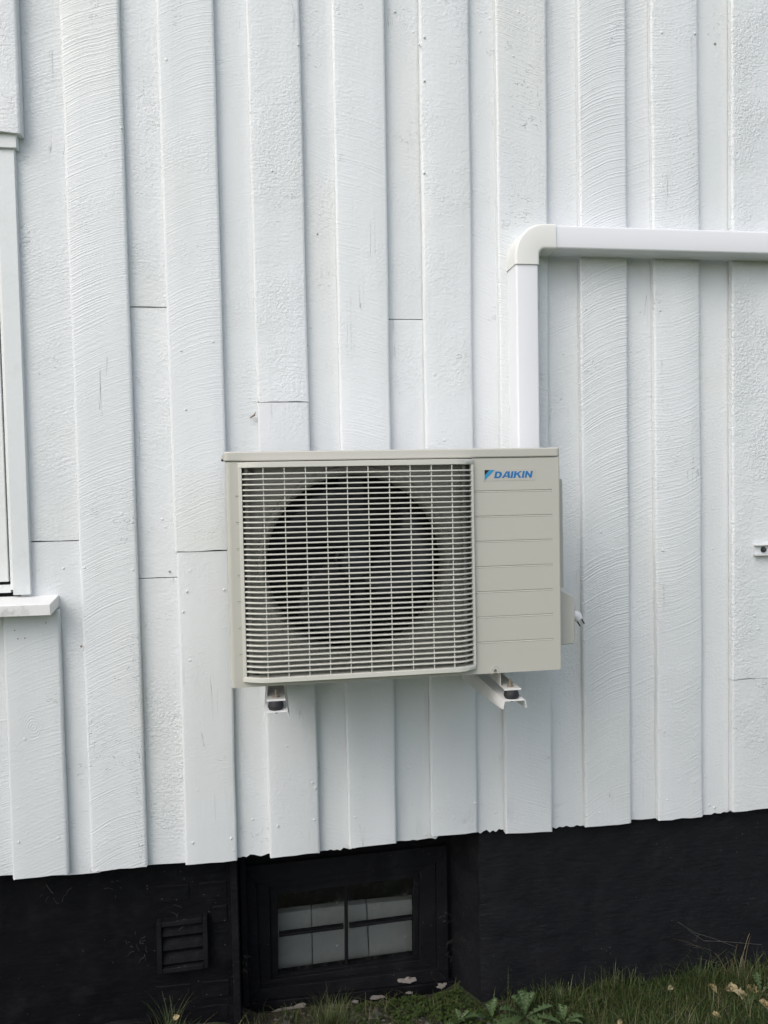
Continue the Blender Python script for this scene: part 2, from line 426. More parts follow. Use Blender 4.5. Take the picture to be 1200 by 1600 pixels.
# nail heads under the paint
nb = MB()
def nail(px, py, y, r=.0032):
    c = at(px, py, y)
    nb.lathe((c.x, y-.0001, c.z), [(r, .0015), (r*.95, -.0012), (r*.5, -.0022), (.0002, -.0024)], 'y', 9)
for px, py in [(29, 1316), (91, 1309), (151, 1321), (221, 1320), (301, 1317), (361, 1310), (434, 1291), (491, 1281), (132, 887), (208, 890), (554, 1277), (709, 1277), (743, 1255), (860, 1290),
               (292, 924), (286, 956), (350, 922), (425, 267), (466, 70), (655, 70), (802, 88), (842, 30), (915, 483), (959, 482), (1031, 485), (1086, 52), (1034, 51), (916, 857), (957, 858), (971, 857), (1036, 860),
               (283, 548), (333, 534), (290, 640), (190, 200), (1158, 480), (1157, 857), (805, 1285), (937, 1270), (1043, 1250), (663, 58), (663, 126), (663, 270), (1086, 1222)]:
    nail(px, py, YC+.0004)
for px, py in [(257, 1293), (60, 890), (99, 888), (880, 553), (1000, 487), (1113, 857), (395, 1280), (640, 1200), (617, 18), (494, 17), (1102, 1213), (270, 905)]:
    nail(px, py, .0004)
tag(nb.build('nail_heads', M['trim'], house, smooth=True), kind='stuff')
dk = MB()
for px, py, y, r in [(1117, 69, 0, .004), (480, 540, 0, .0025), (496, 366, 0, .003), (265, 893, 0, .0026), (202, 563, 0, .002), (127, 1010, YC, .003), (11, 270, -.01, .0022), (13, 368, -.01, .002), (23, 985, YC, .0018), (39, 997, YC, .0018), (72, 973, YC, .0018), (28, 998, YC, .0018)]:
    c = at(px, py, y); dk.lathe((c.x, y-.0004, c.z), [(r, .002), (r, -.0012), (r*.3, -.0013)], 'y', 8)
tag(dk.build('rusty_nail_heads', M['steel'], house), kind='stuff')
# curled splinter on a board edge
c = at(395, 650, -.01)
MB().add([c+Vector(v) for v in ((-.008, -.002, -.004), (.006, -.008, -.001), (.009, -.004, .012), (.003, 0, .004), (-.006, -.009, -.007))], [(0, 1, 3), (1, 2, 3), (0, 4, 1)]).build('splinter', newmat('bare_wood', (.10, .075, .05), .8), house)

# ---- window at the left edge
win = bpy.data.objects.new('window', None); col.objects.link(win); win.parent = house
wx1 = CAS_R; wz0 = Zh(20, 930, -.012); wz1 = Z_HEAD-.016
win.location = Vector((wx1-.5, 0, wz0))-Vector((.4, 0, 0))
WX0 = wx1-1.02
cw = X(50, 925, -.012)-X(22, 925, -.012)
b = MB(); b.box(wx1-cw, wx1, -.016, .03, wz0, wz1).build('casing', M['trim'], win, bevel=.002)
MB().box(WX0, WX0+cw, -.016, .03, wz0, wz1).build('casing', M['trim'], win, bevel=.002)
MB().box(WX0-.02, X(25, 220, -.026), -.024, .0, Zh(10, 228, -.034), Z_HEAD+.002).build('head_trim', M['trim'], win, bevel=.002)
# jamb, then sash set behind the casing
jx = wx1-cw
MB().box(jx-.012, jx-.001, .004, .06, wz0+.012, wz1).build('jamb', M['sash'], win, bevel=.0015)
MB().box(WX0+cw, jx-.0125, .008, .06, wz0+.004, wz0+.026).build('bottom_rail', M['sash'], win, bevel=.0015)
sz0 = wz0+.035; sx1 = jx-.0165
sash = MB().box(sx1-.052, sx1, .004, .05, sz0, wz1-.01).build('sash_stile', M['sash'], win, bevel=.002)
MB().box(WX0+cw+.02, WX0+cw+.07, .004, .05, sz0, wz1-.01).build('sash_stile', M['sash'], win, bevel=.002)
MB().box(WX0+cw+.071, sx1-.053, .006, .05, sz0, sz0+.055).build('sash_rail', M['sash'], win, bevel=.002)
MB().box(WX0+cw+.071, sx1-.053, .006, .05, wz1-.07, wz1-.01).build('sash_rail', M['sash'], win, bevel=.002)
MB().box(WX0+cw+.071, sx1-.053, .022, .026, sz0+.055, wz1-.07).build('pane', M['glass'], win)
MB().box(WX0+cw, jx, .062, .07, wz0, wz1).build('dark_backing', M['dark'], win)
# chipped dark notches where the sash has lost its putty
MB().box(jx-.0165, jx-.0125, .0035, .03, Zh(3, 445), Zh(3, 345)).build('gap_strip', M['dark'], win)
# sloping sill board
sxr = at(79, 955, -.085).x; szt = Zh(40, 945, -.085)
MB().prism([(-.085, szt-.031), (-.085, szt), (.004, szt+.012), (.004, szt-.02)], WX0-.03, sxr, 'x').build('sill', M['sill'], win, bevel=.0025)

# ------------------------------------------------------------------ black cellar wall
YL, YW, YR = .07, .20, .035
XB0, XB1 = at(373, 1450, YL).x, at(751, 1450, YR).x      # left and right side of the window bay
XS = at(702, 1450, YW+.02).x
def wall_block(name, poly_xy, z0, z1, mat, parent=house, bevel=.006):
    return MB().prism(poly_xy, z0, z1, 'z').build(name, mat, parent, bevel=bevel)
def bumpy_wall(name, x0, x1, y, z0, z1, mat, amp=.004, seed=0, edge_l=False):
    nx, nz = int((x1-x0)/.02)+1, int((z1-z0)/.02)+1
    vs = []
    for k in range(nz+1):
        for i in range(nx+1):
            x = x0+(x1-x0)*i/nx; z = z0+(z1-z0)*k/nz
            d = noise.noise(Vector((x*4, z*5, seed)))*amp+noise.noise(Vector((x*17, z*20, seed)))*amp*.35
            if edge_l and i == 0: d = .006
            xx = x+(noise.noise(Vector((z*14, seed, 0)))*.004 if edge_l and i == 0 else 0)
            vs.append((xx, y+d, z))
    n = nx+1; fs = [(k*n+i, k*n+i+1, (k+1)*n+i+1, (k+1)*n+i) for k in range(nz) for i in range(nx)]
    return MB().add(vs, fs).build(name, mat, house, smooth=True)
wall_block('foundation', [(-1.75, YL+.012), (XB0, YL+.012), (XB0, .6), (-1.75, .6)], -.5, .555, M['black'])
bumpy_wall('foundation_render', -1.75, XB0-.001, YL+.001, -.4, .55, M['black'], .005, 3)
wall_block('foundation', [(XB1+.002, YR+.008), (2.6, YR+.008), (2.6, .6), (XS, .6), (XS, YW+.02)], -.5, .555, M['black2'], bevel=.004)
bumpy_wall('foundation_render', XB1, 2.6, YR, -.4, .55, M['black2'], .003, 8, edge_l=True)
# rough ledge of plaster at the very foot of the left wall
vs = []; n = 60
for i in range(n+1):
    x = -1.3+(at(235, 1590, .05).x+1.3)*i/n
    h = .035+.012*noise.noise(Vector((x*6, 0, 2)))+.006*noise.noise(Vector((x*30, 0, 2)))
    vs += [(x, YL-.03+.008*noise.noise(Vector((x*9, 1, 2))), -.1), (x, YL-.028+.008*noise.noise(Vector((x*9, 1, 2))), h), (x, YL+.01, h+.012)]
MB().add(vs, [(3*i+j, 3*i+3+j, 3*i+4+j, 3*i+1+j) for i in range(n) for j in (0, 1)]).build('plaster_ledge', M['black'], house, smooth=True)
# painted bricks round the vent
bx0, bx1 = at(236, 1450, YL).x, at(361, 1450, YL).x
vx0, vx1 = at(247, 1470, YL).x, at(326, 1470, YL).x
vz1, vz0 = at(287, 1430, YL).z, at(287, 1509, YL).z
rnd = random.Random(5); row = 0; z = .0
while z < .54:
    h = .062; x = bx0-(.12 if row % 2 else 0.0)
    while x < bx1:
        a, c = max(x, bx0)+.005, min(x+.24, bx1)-.005
        segs = [(a, c)]
        if z+h > vz0-.004 and z < vz1+.004:
            segs = [(a, min(c, vx0-.006)), (max(a, vx1+.006), c)]
        for (p, q) in segs:
            if q-p > .02:
                j = rnd.uniform(-.001, .003)
                MB().add([(p, YL+.013, z), (q, YL+.013, z), (q, YL+.013, z+h), (p, YL+.013, z+h),
                          (p+rnd.uniform(.002, .009), YL-.0022+j, z+rnd.uniform(.002, .008)), (q-rnd.uniform(.002, .009), YL-.0022+j, z+rnd.uniform(.002, .008)), (q-rnd.uniform(.002, .009), YL-.0022+j, z+h-rnd.uniform(.002, .008)), (p+rnd.uniform(.002, .009), YL-.0022+j, z+h-rnd.uniform(.002, .008))],
                         [(0, 1, 5, 4), (1, 2, 6, 5), (2, 3, 7, 6), (3, 0, 4, 7), (4, 5, 6, 7)]).build('brick', M['black'], house, bevel=.004)
        x += .25
    z += .075; row += 1
# vent
vent = bpy.data.objects.new('air_vent', None); col.objects.link(vent); vent.parent = house; vent.location = Vector(((vx0+vx1)/2-.4, YL, vz0))
tilt = -.035
fy0, fy1 = YL-.026, YL+.02
def sk(x, z): return z+(x-(vx0+vx1)/2)*.02
t = .014
MB().prism([(vx0, sk(vx0, vz0)), (vx0+t, sk(vx0, vz0)), (vx0+t, sk(vx0, vz1)), (vx0, sk(vx0, vz1))], fy0, fy1).build('vent_frame', M['blackwood'], vent, bevel=.002)
MB().prism([(vx1-t, sk(vx1, vz0)), (vx1, sk(vx1, vz0)), (vx1, sk(vx1, vz1)), (vx1-t, sk(vx1, vz1))], fy0, fy1).build('vent_frame', M['blackwood'], vent, bevel=.002)
for zz in (vz0, vz1-t):
    MB().prism([(vx0+t+.0005, sk(vx0, zz)), (vx1-t-.0005, sk(vx1, zz)), (vx1-t-.0005, sk(vx1, zz+t)), (vx0+t+.0005, sk(vx0, zz+t))], fy0-.002, fy1).build('vent_frame', M['blackwood'], vent, bevel=.002)
hh = (vz1-vz0-2*t)/3
for k in range(3):
    za = vz0+t+k*hh
    rings = [[(x, YL+.016, sk(x, za+.002)), (x, YL-.015, sk(x, za+.003)), (x, YL-.020, sk(x, za+.009)), (x, YL-.015, sk(x, za+hh*.55)), (x, YL+.004, sk(x, za+hh-.002)), (x, YL+.012, sk(x, za+hh-.002))] for x in (vx0+t+.001, vx1-t-.001)]
    MB().sweep(rings).build('slat', M['black'], vent, smooth=True)
MB().box(vx0+.002, vx1-.002, YL+.021, YL+.03, vz0, vz1).build('dark_backing', M['dark'], vent)

# cellar window in its bay
cwx, cwz = at(540, 1450, YW).x, at(540, 1530, YW).z
cwin = bpy.data.objects.new('cellar_window', None); col.objects.link(cwin); cwin.parent = house; cwin.location = Vector((cwx-.4, YW, cwz))
def bar(name, p, q, wd, y0, y1, parent=cwin, mat=None, bevel=.002):
    "straight bar in the wall plane between two points given as (x, z)"
    p, q = Vector(p), Vector(q); d = (q-p).normalized(); n = Vector((-d[1], d[0]))*wd/2
    return MB().prism([p+n, p-n, q-n, q+n], y0, y1).build(name, mat or M['blackwood'], parent, bevel=bevel)
def W(px, py, y=YW):
    v = at(px, py, y); return (v.x, v.z)
A, B, C_, D = W(381, 1352), W(697, 1318), W(700, 1528), W(390, 1562)          # outer casing corners
A2, B2, C2, D2 = W(400, 1378), W(681, 1346), W(683, 1510), W(407, 1542)
def frame_ring(name, O, I, y0, y1, mat, parent=cwin):
    for k in range(4):
        j = (k+1) % 4; e = .0006
        MB().prism([O[k], O[j], I[j], I[k]], y0+(k % 2)*e, y1).build(name, mat, parent, bevel=.002)
frame_ring('casing', (A, B, C_, D), (A2, B2, C2, D2), YW-.012, YW+.05, M['blackwood'])
A3, B3, C3, D3 = W(421, 1388), W(656, 1361), W(656, 1501), W(424, 1533)
frame_ring('frame', (A2, B2, C2, D2), (A3, B3, C3, D3), YW+.003, YW+.06, M['blackwood'])
A4, B4, C4, D4 = W(434, 1397, YW+.02), W(646, 1371, YW+.02), W(646, 1494, YW+.02), W(435, 1524, YW+.02)
frame_ring('sash', (A3, B3, C3, D3), (A4, B4, C4, D4), YW+.016, YW+.05, M['blackwood'])
bar('muntin', W(541, 1381, YW+.02), W(542, 1511, YW+.02), .0100, YW+.019, YW+.045)
bar('muntin', W(436, 1463, YW+.02), W(537, 1450, YW+.02), .009, YW+.021, YW+.044)
bar('muntin', W(546, 1449, YW+.02), W(645, 1436, YW+.02), .009, YW+.021, YW+.044)
gy = YW+.030
def gq(a, b_, c, d): return MB().prism([W(*a, gy), W(*b_, gy), W(*c, gy), W(*d, gy)], gy, gy+.003).build('pane', M['glass'], cwin)
gq((432, 1393), (541, 1380), (541, 1450), (434, 1463)); gq((541, 1380), (648, 1367), (648, 1436), (541, 1450))
gq((434, 1463), (541, 1450), (541, 1513), (434, 1527)); gq((541, 1450), (648, 1436), (648, 1499), (541, 1513))
# grey sheets standing behind the glass, dark room above them
yi = YW+.085
for (p, q, r_, s_) in [((420, 1429), (486, 1421), (488, 1530), (420, 1540)), ((487.5, 1421), (572, 1412), (577, 1520), (489.5, 1530)), ((573.5, 1412), (665, 1403), (665, 1510), (578.5, 1520))]:
    MB().prism([W(*p, yi), W(*q, yi), W(*r_, yi), W(*s_, yi)], yi, yi+.03).build('insulation_sheet', M['inner'], cwin, bevel=.001)
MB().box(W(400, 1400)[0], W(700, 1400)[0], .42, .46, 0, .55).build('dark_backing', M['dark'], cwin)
# masonry above, below and beside the cellar window
MB().prism([(XB0, .56), (XS+.03, .56), (XS+.03, B[1]+.004), B, A, (XB0, A[1])], YW+.004, .55).build('foundation', M['black'], house)
MB().prism([(XB0, -.4), (XS+.03, -.4), (XS+.03, C_[1]), C_, D, (XB0, D[1])], YW-.02, .55).build('foundation', M['black'], house, bevel=.004)
MB().prism([B, (XS+.03, B[1]), (XS+.03, C_[1]), C_], YW+.006, .55).build('foundation', M['black'], house)
MB().prism([(XB0, A[1]), A, D, (XB0, D[1])], YW+.006, .55).build('foundation', M['black'], house)
# upright boards at the left of the bay
for pa, pb, y in ((362, 373, YL-.012), (377, 386, YL+.06)):
    xa, xb = at(pa, 1450, y).x, at(pb, 1450, y).x
    MB().box(xa, xb, y, y+.05, .0, .55).build('bay_board', M['blackwood'], house, bevel=.002)

# bare plaster where the black paint has fallen off
cb = MB(); rnd = random.Random(11)
for (cx, cy, rx, rz, y) in [(448, 1580, 44, 9, .176), (470, 1572, 14, 6, .176), (637, 1534, 20, 6, .176), (590, 1559, 22, 5, .176), (556, 1566, 9, 4, .176), (690, 1541, 12, 8, .176), (640, 1552, 8, 3, .176)]:
    c = at(cx, cy, y); n = 26; ring = []
    for k in range(n):
        a = 2*math.pi*k/n; f = .75+.55*noise.noise(Vector((math.cos(a)*1.3+cx, math.sin(a)*1.3, 3)))+rnd.uniform(-.08, .08)
        ring.append((c.x+math.cos(a)*rx*.0015*f, y+.0015, c.z+math.sin(a)*rz*.0015*f))
    cb.add(ring+[(v[0], v[1]+.03, v[2]) for v in ring], [tuple(range(n))]+[(k, (k+1) % n, (k+1) % n+n, k+n) for k in range(n)])
tag(cb.build('bare_plaster_patches', M['chip'], house), kind='stuff')

# ------------------------------------------------------------------ heat pump outdoor unit
x0, x1, z0, z1, yf, yb = -.1005, .6955, 1.1315, 1.6735, -.42, -.13
unit = thing('heat_pump_unit', ((x0+x1)/2, (yf+yb)/2, z0), 'beige outdoor heat pump unit with slatted fan grille and blue brand sticker', 'heat pump')
zl = 1.650       # lower edge of the lid
GX0, GX1, GZ0, GZ1 = -.072, .478, 1.146, 1.6485
# lid with rounded front corners
def rrect(xa, xb, ya, yb_, r, n=5):
    pts = []
    for cx, cy, a0 in ((xb-r, ya+r, -90), (xb-.004, yb_-.004, 0), (xa+.004, yb_-.004, 90), (xa+r, ya+r, 180)):
        rr = r if cy == ya+r else .004
        pts += [(cx+rr*math.cos(rad(a0+90*i/n)), cy+rr*math.sin(rad(a0+90*i/n))) for i in range(n+1)]
    return pts
lid = MB().prism(rrect(x0-.003, x1+.001, yf-.003, yb, .012), zl+.001, z1, 'z').build('lid', M['beige'], unit, bevel=.004, seg=3)
# casing behind the front
body = MB()
body.box(x0+.0005, x0+.004, yf+.018, yb-.004, z0+.002, zl-.001).box(x1-.004, x1-.0005, yf+.018, yb-.004, z0+.002, zl-.001)
body.box(x0+.005, x1-.005, yb-.01, yb-.003, z0+.002, zl-.001).box(x0+.005, x1-.005, yf+.02, yb-.011, z0+.001, z0+.006)
body.build('casing', M['beige_panel'], unit)
# front panel: outline, rounded left corner, pressed grooves
def profile(za, zb, groove_z, gd=.0019):
    "z, y pairs up the panel with pressed grooves: dark upper lip, lit lower slope"
    pr = [(za, 0)]
    for zz in sorted(groove_z):
        pr += [(zz-.0042, 0), (zz-.0026, -.0007), (zz-.0006, gd), (zz+.0008, gd), (zz+.0010, 0)]
    return pr+[(zb, 0)]
gz = [at(800, yy, yf).z for yy in (766.2, 805.3, 844.2, 883.6, 922.6, 961.8, 1001)]
pf = MB()
def strip(xa, xb, pr, ya=yf):
    n = len(pr); pf.add([(xa, ya+y, z) for z, y in pr]+[(xb, ya+y, z) for z, y in pr], [(i, n+i, n+i+1, i+1) for i in range(n-1)])
flat = [(z0, 0)]+[(z, 0) for z, y in profile(z0, zl, gz)[1:-1]]+[(zl, 0)]
r = .011
for i in range(6):   # left corner
    a0, a1 = rad(90*i/6), rad(90*(i+1)/6)
    n = 2; pf.add([(x0+r-r*math.sin(a), yf+r-r*math.cos(a), z) for a in (a0, a1) for z in (z0, zl)], [(0, 2, 3, 1)])
pf.add([(x0, yf+r, z0), (x0, yf+.03, z0), (x0, yf+.03, zl), (x0, yf+r, zl)], [(0, 1, 2, 3)])
strip(x0+r, GX0-.0065, flat); strip(GX0-.0065, GX0+.001, profile(z0, zl, gz))
pf.add([(GX0+.001, yf, z0), (GX1-.001, yf, z0), (GX1-.001, yf, GZ0+.004), (GX0+.001, yf, GZ0+.004)], [(0, 1, 2, 3)])
strip(GX1-.001, GX1+.0035, flat); strip(GX1+.0035, x1-.0215, profile(z0, zl, gz)); strip(x1-.0215, x1-.004, flat)
for i in range(3):
    a0, a1 = rad(30*i), rad(30*(i+1)); q = .004
    pf.add([(x1-q+q*math.sin(a), yf+q-q*math.cos(a), z) for a in (a0, a1) for z in (z0, zl)], [(0, 1, 3, 2)])
pf.add([(x1, yf+.004, z0), (x1, yf+.03, z0), (x1, yf+.03, zl), (x1, yf+.004, zl)], [(0, 3, 2, 1)])
pf.add([(x0+r, yf, z0), (x1-.004, yf, z0), (x1, yf+.004, z0), (x1, yf+.03, z0), (x0, yf+.03, z0), (x0, yf+r, z0)], [(0, 1, 2, 3, 4, 5)])
pf.add([(x0+r, yf, zl), (x1-.004, yf, zl), (x1, yf+.004, zl), (x1, yf+.03, zl), (x0, yf+.03, zl), (x0, yf+r, zl)], [(0, 5, 4, 3, 2, 1)])
# inner walls of the fan opening
gy0 = yf; gy1 = yf+.031
for (a, b_, c, d) in (((GX0+.001, GZ0+.004), (GX0+.001, GZ1), 0, 0), ((GX1-.001, GZ0+.004), (GX1-.001, GZ1), 0, 0), ((GX0+.001, GZ0+.004), (GX1-.001, GZ0+.004), 0, 0)):
    pf.add([(a[0], gy0, a[1]), (b_[0], gy0, b_[1]), (b_[0], gy1, b_[1]), (a[0], gy1, a[1])], [(0, 1, 2, 3)])
pf.build('front_panel', M['beige_panel'], unit)
# shroud with the round fan mouth
FY = yf+.030
fc = at(557, 881, FY); FR = .213
sh = MB(); n = 64
def sq(a):
    c, s = math.cos(a), math.sin(a)
    tx = ((GX1-.0015-fc.x)/c if c > 0 else (GX0+.0015-fc.x)/c) if abs(c) > 1e-6 else 1e9
    tz = ((GZ1-fc.z)/s if s > 0 else (GZ0-fc.z)/s) if abs(s) > 1e-6 else 1e9
    t = min(abs(tx), abs(tz)); return (fc.x+c*t, FY, fc.z+s*t)
angs = sorted([2*math.pi*k/n for k in range(n)]+[math.atan2(zz-fc.z, xx-fc.x) % (2*math.pi) for xx in (GX0+.0015, GX1-.0015) for zz in (GZ0, GZ1)])
n = len(angs)
rings = [[sq(a) for a in angs]]
for rr, yy in ((FR+.022, 0), (FR+.019, -.006), (FR+.010, -.009), (FR+.003, -.004), (FR, .006), (FR-.002, .05)):
    rings.append([(fc.x+rr*math.cos(a), FY+yy, fc.z+rr*math.sin(a)) for a in angs])
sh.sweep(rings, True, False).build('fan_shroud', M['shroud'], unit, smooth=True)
cav = MB(); cav.box(GX0+.002, GX1-.002, yb-.03, yb-.012, GZ0, GZ1-.002)
cav.build('coil', M['fin'], unit)
cav = MB(); cav.box(GX0+.003, GX0+.006, FY+.002, yb-.031, GZ0, GZ1-.003).box(GX1-.006, GX1-.003, FY+.002, yb-.031, GZ0, GZ1-.003)
cav.box(GX0+.007, GX1-.007, FY+.002, yb-.031, GZ0+.001, GZ0+.004).box(GX0+.007, GX1-.007, FY+.002, yb-.031, GZ1-.007, GZ1-.004).build('inner_lining', M['dark'], unit)
# fan
fan = bpy.data.objects.new('fan', None); col.objects.link(fan); fan.parent = unit; fan.location = Vector((fc.x, FY+.03, fc.z))-Vector(unit.location)
MB().lathe((fc.x, FY, fc.z), [(.040, .07), (.040, .022), (.034, .014), (.012, .010), (.001, .010)], 'y', 28).build('hub', M['fan'], fan, smooth=True)
for k in range(3):
    a0 = rad(100+120*k); vs = []; nr, na = 7, 8
    for i in range(nr+1):
        rr = .038+(.19-.038)*i/nr
        for j in range(na+1):
            t = j/na; a = a0+(t-.5)*rad(92)*(1-.25*(i/nr))+(i/nr)**1.5*rad(38)
            vs.append((fc.x+rr*math.cos(a), FY+.018+.052*t-.012*math.sin(t*math.pi)+.004*(i/nr), fc.z+rr*math.sin(a)))
    nn = na+1
    o = MB().add(vs, [(i*nn+j, i*nn+j+1, (i+1)*nn+j+1, (i+1)*nn+j) for i in range(nr) for j in range(na)]).build('blade', M['fan'], fan, smooth=True)
    so = o.modifiers.new('thick', 'SOLIDIFY'); so.thickness = .003
mo = MB(); mo.box(fc.x-.03, fc.x+.03, FY+.09, FY+.14, GZ0+.01, GZ1-.01).lathe((fc.x, FY, fc.z), [(.045, .16), (.045, .085), (.02, .078)], 'y', 20)
mo.build('motor_mount', M['fin'], unit)
# grille: bulging frame, slats, wires
grille = bpy.data.objects.new('grille', None); col.objects.link(grille); grille.parent = unit; grille.location = Vector(((GX0+GX1)/2, yf, GZ0))-Vector(unit.location)
BU = .030; PX0, PX1 = -.016, .432
def bulge(x):
    "how far the grille stands out of the panel at x"
    def sm(t): t = max(0, min(1, t)); return 1-(1-t)**1.6
    return .006+(BU-.006)*min(sm((x-GX0)/(PX0-GX0)), sm((GX1-x)/(GX1-PX1)))
xs = [GX0+.0005, GX0+.012, GX0+.025, GX0+.04, PX0, .1, .3, PX1, GX1-.03, GX1-.018, GX1-.008, GX1-.0005]
xin = [GX0+.010, GX0+.016, GX0+.028, GX0+.042, PX0, .1, .3, PX1, GX1-.03, GX1-.020, GX1-.012, GX1-.0075]
def hbar(za, zb, dep, xl, name, bev=0, round_=.0):
    rings = []
    for x in xl:
        y = yf-bulge(x)
        rings.append([(x, y+.0008, za), (x, y, za+.0008), (x, y, zb-.0008), (x, y+.0008, zb), (x, y+dep, zb), (x, y+dep, za)])
    return MB().sweep(rings).build(name, M['grille'], grille, smooth=True)
hbar(GZ1-.0125, GZ1, .03, xs, 'frame_rail'); hbar(GZ0, GZ0+.0115, .03, xs, 'frame_rail')
for xa, xb in ((GX0+.0005, GX0+.0088), (GX1-.0070, GX1-.0005)):
    rings = []
    for z in (GZ0+.0117, GZ1-.0127):
        ya, yb2 = yf-.0085, yf-.0085
        rings.append([(xa, ya, z), (xb, yb2, z), (xb, yf+.004, z), (xa, yf+.004, z)])
    MB().sweep(rings).build('frame_stile', M['grille'], grille)
zt, zb_ = at(380, 740.9, yf-.006).z, at(383.7, 1057.5, yf-.006).z
pitch = (zt-zb_)/38
first = None
for k in range(38):
    z = zt-k*pitch
    if first is None:
        rings = []
        for x in xin:
            y = yf-bulge(x)
            rings.append([(x, y+.0006, z-.0016), (x, y, z-.0007), (x, y, z+.0007), (x, y+.0006, z+.0016), (x, y+.016, z+.0012), (x, y+.016, z-.0012)])
        first = MB().sweep(rings).build('slat', M['grille'], grille, smooth=True); o = first
    else:
        o = first.copy(); col.objects.link(o); o.location = Vector(first.location)-Vector((0, 0, k*pitch))
wx = [at(px, 860, yf-BU+.003).x for px in (414, 447, 480, 512.5, 545, 577.5, 610.5, 643, 676, 708)]
fw = None
for k, x in enumerate(wx):
    if fw is None:
        fw = MB().box(x-.0009, x+.0009, yf-BU+.0022, yf-BU+.0062, GZ0+.0117, GZ1-.0127).build('wire', M['grille'], grille, origin=(x, yf-BU, (GZ0+GZ1)/2)); bx = x
    else:
        o = fw.copy(); col.objects.link(o); o.location = Vector(fw.location)+Vector((x-bx, 0, 0))
# spacers behind the grille ends
for xc in (GX0+.018, GX1-.020):
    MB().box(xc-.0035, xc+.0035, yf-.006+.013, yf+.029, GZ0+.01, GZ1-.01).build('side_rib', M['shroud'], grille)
# screws in the grille corners (dark plugs)
for px, py in ((394, 738), (402, 1053)):
    c = at(px, py, yf+.02); MB().lathe((c.x, yf+.02, c.z), [(.0045, .01), (.0045, 0), (.0005, -.001)], 'y', 12).build('screw', M['fan'], grille)
# panel screw in its arched dimple
c = at(773.5, 1047, yf)
arch = MB(); rr = .0085; pts = [(rr*math.cos(rad(a)), rr*math.sin(rad(a))) for a in range(0, 181, 15)]
rings = []
for (u, v) in [(rr, -.010)]+pts+[(-rr, -.010)]:
    d = Vector((u, 0, max(v, 0))).normalized()
    p = Vector((c.x+u, 0, c.z+v))
    rings.append([(p.x, yf-.0002, p.z), (p.x+d.x*.0008, yf-.0012, p.z+d.z*.0008), (p.x+d.x*.0016, yf-.0002, p.z+d.z*.0016)])
arch.sweep(rings, False, False).build('screw_dimple', M['beige'], unit, smooth=True)
MB().lathe((c.x, yf, c.z-.001), [(.0042, .001), (.0042, -.0008), (.0034, -.0018), (.0014, -.0018), (.001, -.0005)], 'y', 16).build('screw', M['screw'], unit, smooth=True)
# clip under the lid at the left corner
c = at(348, 717, yf+.03)
MB().box(c.x-.004, x0-.0025, yf+.024, yf+.04, c.z-.006, c.z+.0025).box(c.x-.002, x0-.003, yf+.026, yf+.036, c.z+.0028, c.z+.009).build('lid_clip', M['beige'], unit, bevel=.001)
c = at(347, 719, yf+.02); MB().lathe((c.x, yf+.03, c.z), [(.0025, .004), (.0025, -.008), (.001, -.009)], 'y', 8).build('screw', M['rubber'], unit)

# brand sticker: words and emblem as thin print
stk_px = ((754.5, 734), (836.5, 732.6), (836.5, 749.8), (754.5, 751.6))
st = [at(px, py, yf) for px, py in stk_px]
sx0, sx1, szt, szb = st[0].x, st[1].x, st[0].z, st[3].z
stick = MB().box(sx0, sx1, yf-.0006, yf+.0005, szb, szt).build('brand_sticker', M['sticker'], unit)
def gp(u, v):      # sticker zoom coordinates -> plane (x, z)
    p = at(720+u/6.6667, 690+v/6.6667, yf); return (p.x, p.z)
def printed(polys, name, mat):
    b = MB()
    for poly in polys: b.prism([gp(*q) if isinstance(q, tuple) else q for q in poly], yf-.0011, yf-.0007)
    return b.build(name, mat, stick)
printed([[(247, 297), (298, 296), (247, 350)]], 'emblem_corner', M['logo_black'])
printed([[(301, 296), (353, 295), (247, 403), (247, 353)]], 'emblem_stripe', M['logo_cyan'])
H = .0105; base = at(720+347/6.6667, 690+381/6.6667, yf); capz = at(720+358/6.6667, 690+312/6.6667, yf).z
H = capz-base.z; SH = .20; total = at(720+750/6.6667, 690+375/6.6667, yf).x-base.x-SH*H
def L(u, v, ox): return (base.x+ox+u*H+v*H*SH, base.z+v*H)
glyph = {
 'D': (.98, [[(0, 0), (.26, 0), (.26, 1), (0, 1)], [(.26, .78), (.46, .78), (.60, .98), (.50, 1), (.26, 1)], [(.26, 0), (.50, 0), (.60, .02), (.46, .22), (.26, .22)],
      [(.46, .22), (.60, .02), (.80, .14), (.60, .34)], [(.60, .34), (.80, .14), (.90, .36), (.90, .64), (.80, .86), (.60, .66)], [(.60, .66), (.80, .86), (.60, .98), (.46, .78)]]),
 'A': (1.12, [[(0, 0), (.27, 0), (.62, 1), (.42, 1)], [(.42+.2, 1), (.42+.2+.001, .62), (.80, 0), (1.06, 0), (.86, 1)], [(.38, .36), (.34, .2), (.74, .2), (.70, .38)]]),
 'I': (.40, [[(0, 0), (.27, 0), (.27, 1), (0, 1)]]),
 'K': (1.08, [[(0, 0), (.26, 0), (.26, 1), (0, 1)], [(.26, .40), (.40, .52), (.98, 1), (.68, 1), (.26, .62)], [(.40, .52), (.40, .52), (.72, 0), (1.02, 0), (.58, .67)]]),
 'N': (1.02, [[(0, 0), (.24, 0), (.24, 1), (0, 1)], [(.24, 1), (.24, .62), (.64, 0), (.66, .38)], [(.66, 0), (.90, 0), (.90, 1), (.66, 1)]])}
word = 'DAIKIN'; adv = [glyph[ch][0] for ch in word]; k_ = total/(sum(adv)*H-.10*H)
ox = 0
